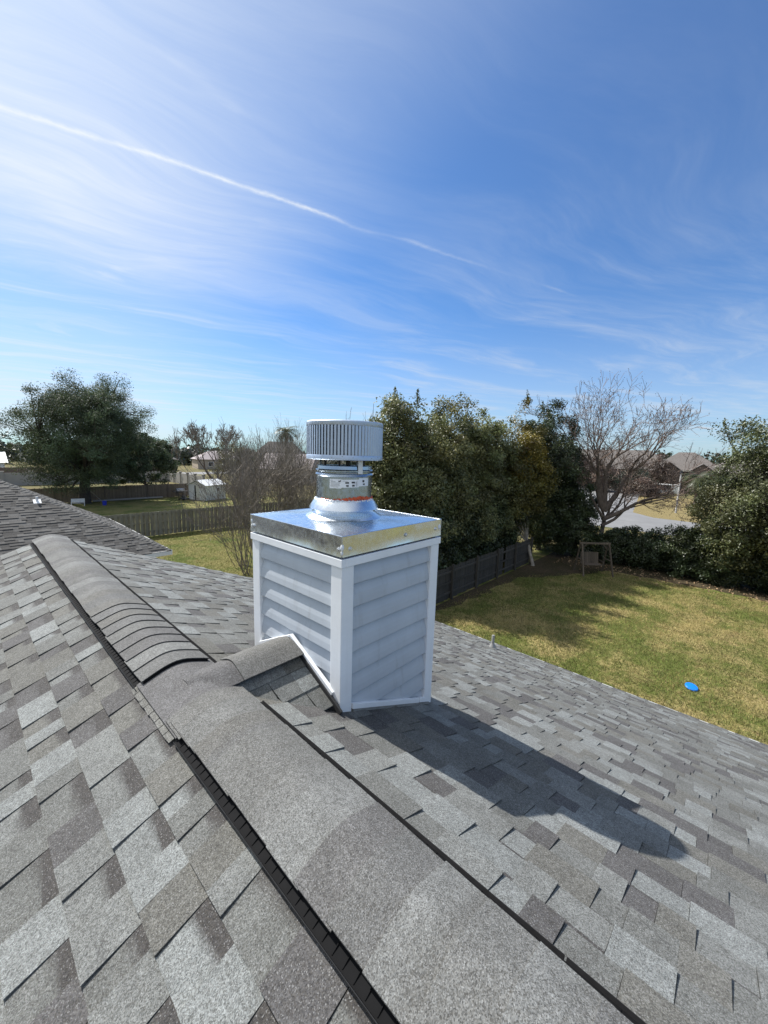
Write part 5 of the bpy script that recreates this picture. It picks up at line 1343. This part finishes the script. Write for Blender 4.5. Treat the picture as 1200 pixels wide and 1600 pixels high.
far_house('wide brown house with long hip roof behind the bare tree', (117, 27, ZG), RZ, 30, 13, 4.8, 9.6, M['brick'], M['roof_brown'], [(-7, 1, 1.4, 1.8), (-2, 1, 1.4, 1.8), (4, 1, 1.6, 1.8), (-6, 3.9, 1.2, 1.4), (0, 3.9, 1.2, 1.4)], group=FH, gables=((-5.5, 6, 2.6),))
far_house('brown gabled house with a lit beige window bay right of the bare tree', (116, 10.5, ZG), RZ, 14, 12, 4.8, 9.2, M['brick'], M['roof_brown'], [(-3, 1, 1.4, 1.8), (2, 1, 1.4, 1.8), (-2, 3.6, 1.2, 1.3)], group=FH, gables=((-3.2, 4.6, 1.9), (2.8, 4.2, 1.6)))
far_house('brown house with low wide roof behind the short palms', (122, -5.5, ZG), RZ, 24, 12, 4.8, 9.4, M['beige_wall'], M['roof_brown'], [(-5, 1, 1.4, 1.8), (1, 1, 1.4, 1.8), (5, 1, 1.4, 1.8)], group=FH)
far_house('house with pale pinkish roof behind the bare thicket', (48.0, 72.0, ZG), math.radians(-50), 10, 8, 3.0, 6.2, M['beige_wall'], M['roof_pale'], [(-4, 0.9, 1.3, 1.3), (1, 0.9, 1.3, 1.3), (4.5, 0.9, 1.3, 1.3)], hip=False)
far_house('dark roofed house with a small gable below the palm', (55.0, 87.0, ZG), math.radians(-45), 14, 9, 4.0, 9.0, M['brick'], M['roof_brown'], [(-3, 1, 1.3, 1.4), (3, 1, 1.3, 1.4)], gables=((-2, 5, 2.4),))
far_house('low building with white roof at the far left edge', (-2.0, 103.0, ZG), 0.0, 14, 9, 3.2, 5.0, M['white_wall'], M['white_metal'], [(-3, 1, 1.4, 1.2), (2, 1, 1.4, 1.2)], hip=False)
far_house('long brown house beyond the boundary wall behind the oak', (30.0, 128.0, ZG), 0.05, 26, 10, 3.2, 6.2, M['brick'], M['roof_brown'], [(-8, 1, 1.4, 1.3), (-2, 1, 1.4, 1.3), (6, 1, 1.4, 1.3)])
far_house('pale house across the far road right of the oak', (62.0, 134.0, ZG), -0.2, 18, 10, 3.2, 6.0, M['beige_wall'], M['roof_pale'], [(-5, 1, 1.4, 1.3), (3, 1, 1.4, 1.3)])
# brown brick fence wall on far left
m = MB(); m.box((-14, 92, ZG), (9.5, 92.25, ZG + 2.6)); tag(m.build('brick_wall', M['brick']), 'dark brown wall in front of the white roofed building at far left', 'wall')
t = thing('utility_pole', 'tall white pole on the dry grass beside the road', 'pole', (64.6, 6.15, ZG))
m = MB(); m.tube([(0, 0, 0), (0, 0, 5.3)], [0.11, 0.085], 10); m.build('shaft', M['lead_pale'], t, smooth=True)
m = MB(); m.box((-0.18, -0.18, 5.3), (0.18, 0.18, 5.42)); m.lathe([(0.0, 0.35), (0.12, 0.28), (0.12, 0.0)], (0, 0, 5.42), 10); m.build('pole_head', M['dark_metal'], t)
def car(name, label, base, rz, mat, L_=4.6, H_=1.5, van=False):
    t = thing(name, label, 'van' if van else 'car', base, rz, 'vehicles parked across the road'); w = 1.85
    m = MB()
    if van: prof = [(-L_ / 2, 0.35), (L_ / 2, 0.35), (L_ / 2, 1.0), (L_ / 2 - 0.8, 1.15), (L_ / 2 - 1.3, H_), (-L_ / 2 + 0.1, H_), (-L_ / 2, H_ - 0.2)]
    else: prof = [(-L_ / 2, 0.32), (L_ / 2, 0.32), (L_ / 2, 0.75), (L_ / 2 - 1.1, 0.92), (L_ / 2 - 1.8, H_), (-L_ / 2 + 1.0, H_), (-L_ / 2 + 0.3, 0.98), (-L_ / 2, 0.9)]
    m.prism([(x, -w / 2, z) for x, z in prof], (0, w, 0)); m.build('body', mat, t, bevel=0.06)
    for x in (-L_ / 2 + 0.85, L_ / 2 - 0.85):
        for s in (-1, 1):
            q = MB(); q.tube([(x, s * (w / 2 - 0.2), 0.32), (x, s * (w / 2 + 0.01), 0.32)], 0.32, 16); q.build('wheel', M['tyre'], t)
    for s in (-1, 1):
        q = MB(); y = s * (w / 2 + 0.004); zb, zt = (1.1, H_ - 0.15) if van else (0.95, H_ - 0.08)
        c = [(-L_ / 2 + 1.1, y, zb), (L_ / 2 - 1.45, y, zb), (L_ / 2 - 1.8, y, zt), (-L_ / 2 + 1.25, y, zt)]
        q.prism(c if s < 0 else c[::-1], (0, s * 0.012, 0)); q.build('side_window', M['glass'], t)
car('parked_van', 'white van parked in front of the brown gabled house', (100.0, 12.4, ZG), math.radians(100), M['white_wall'], 5.4, 2.2, True)
car('parked_car', 'silver car parked left of the white van', (101.0, 19.5, ZG), math.radians(98), M['grey_cover'])
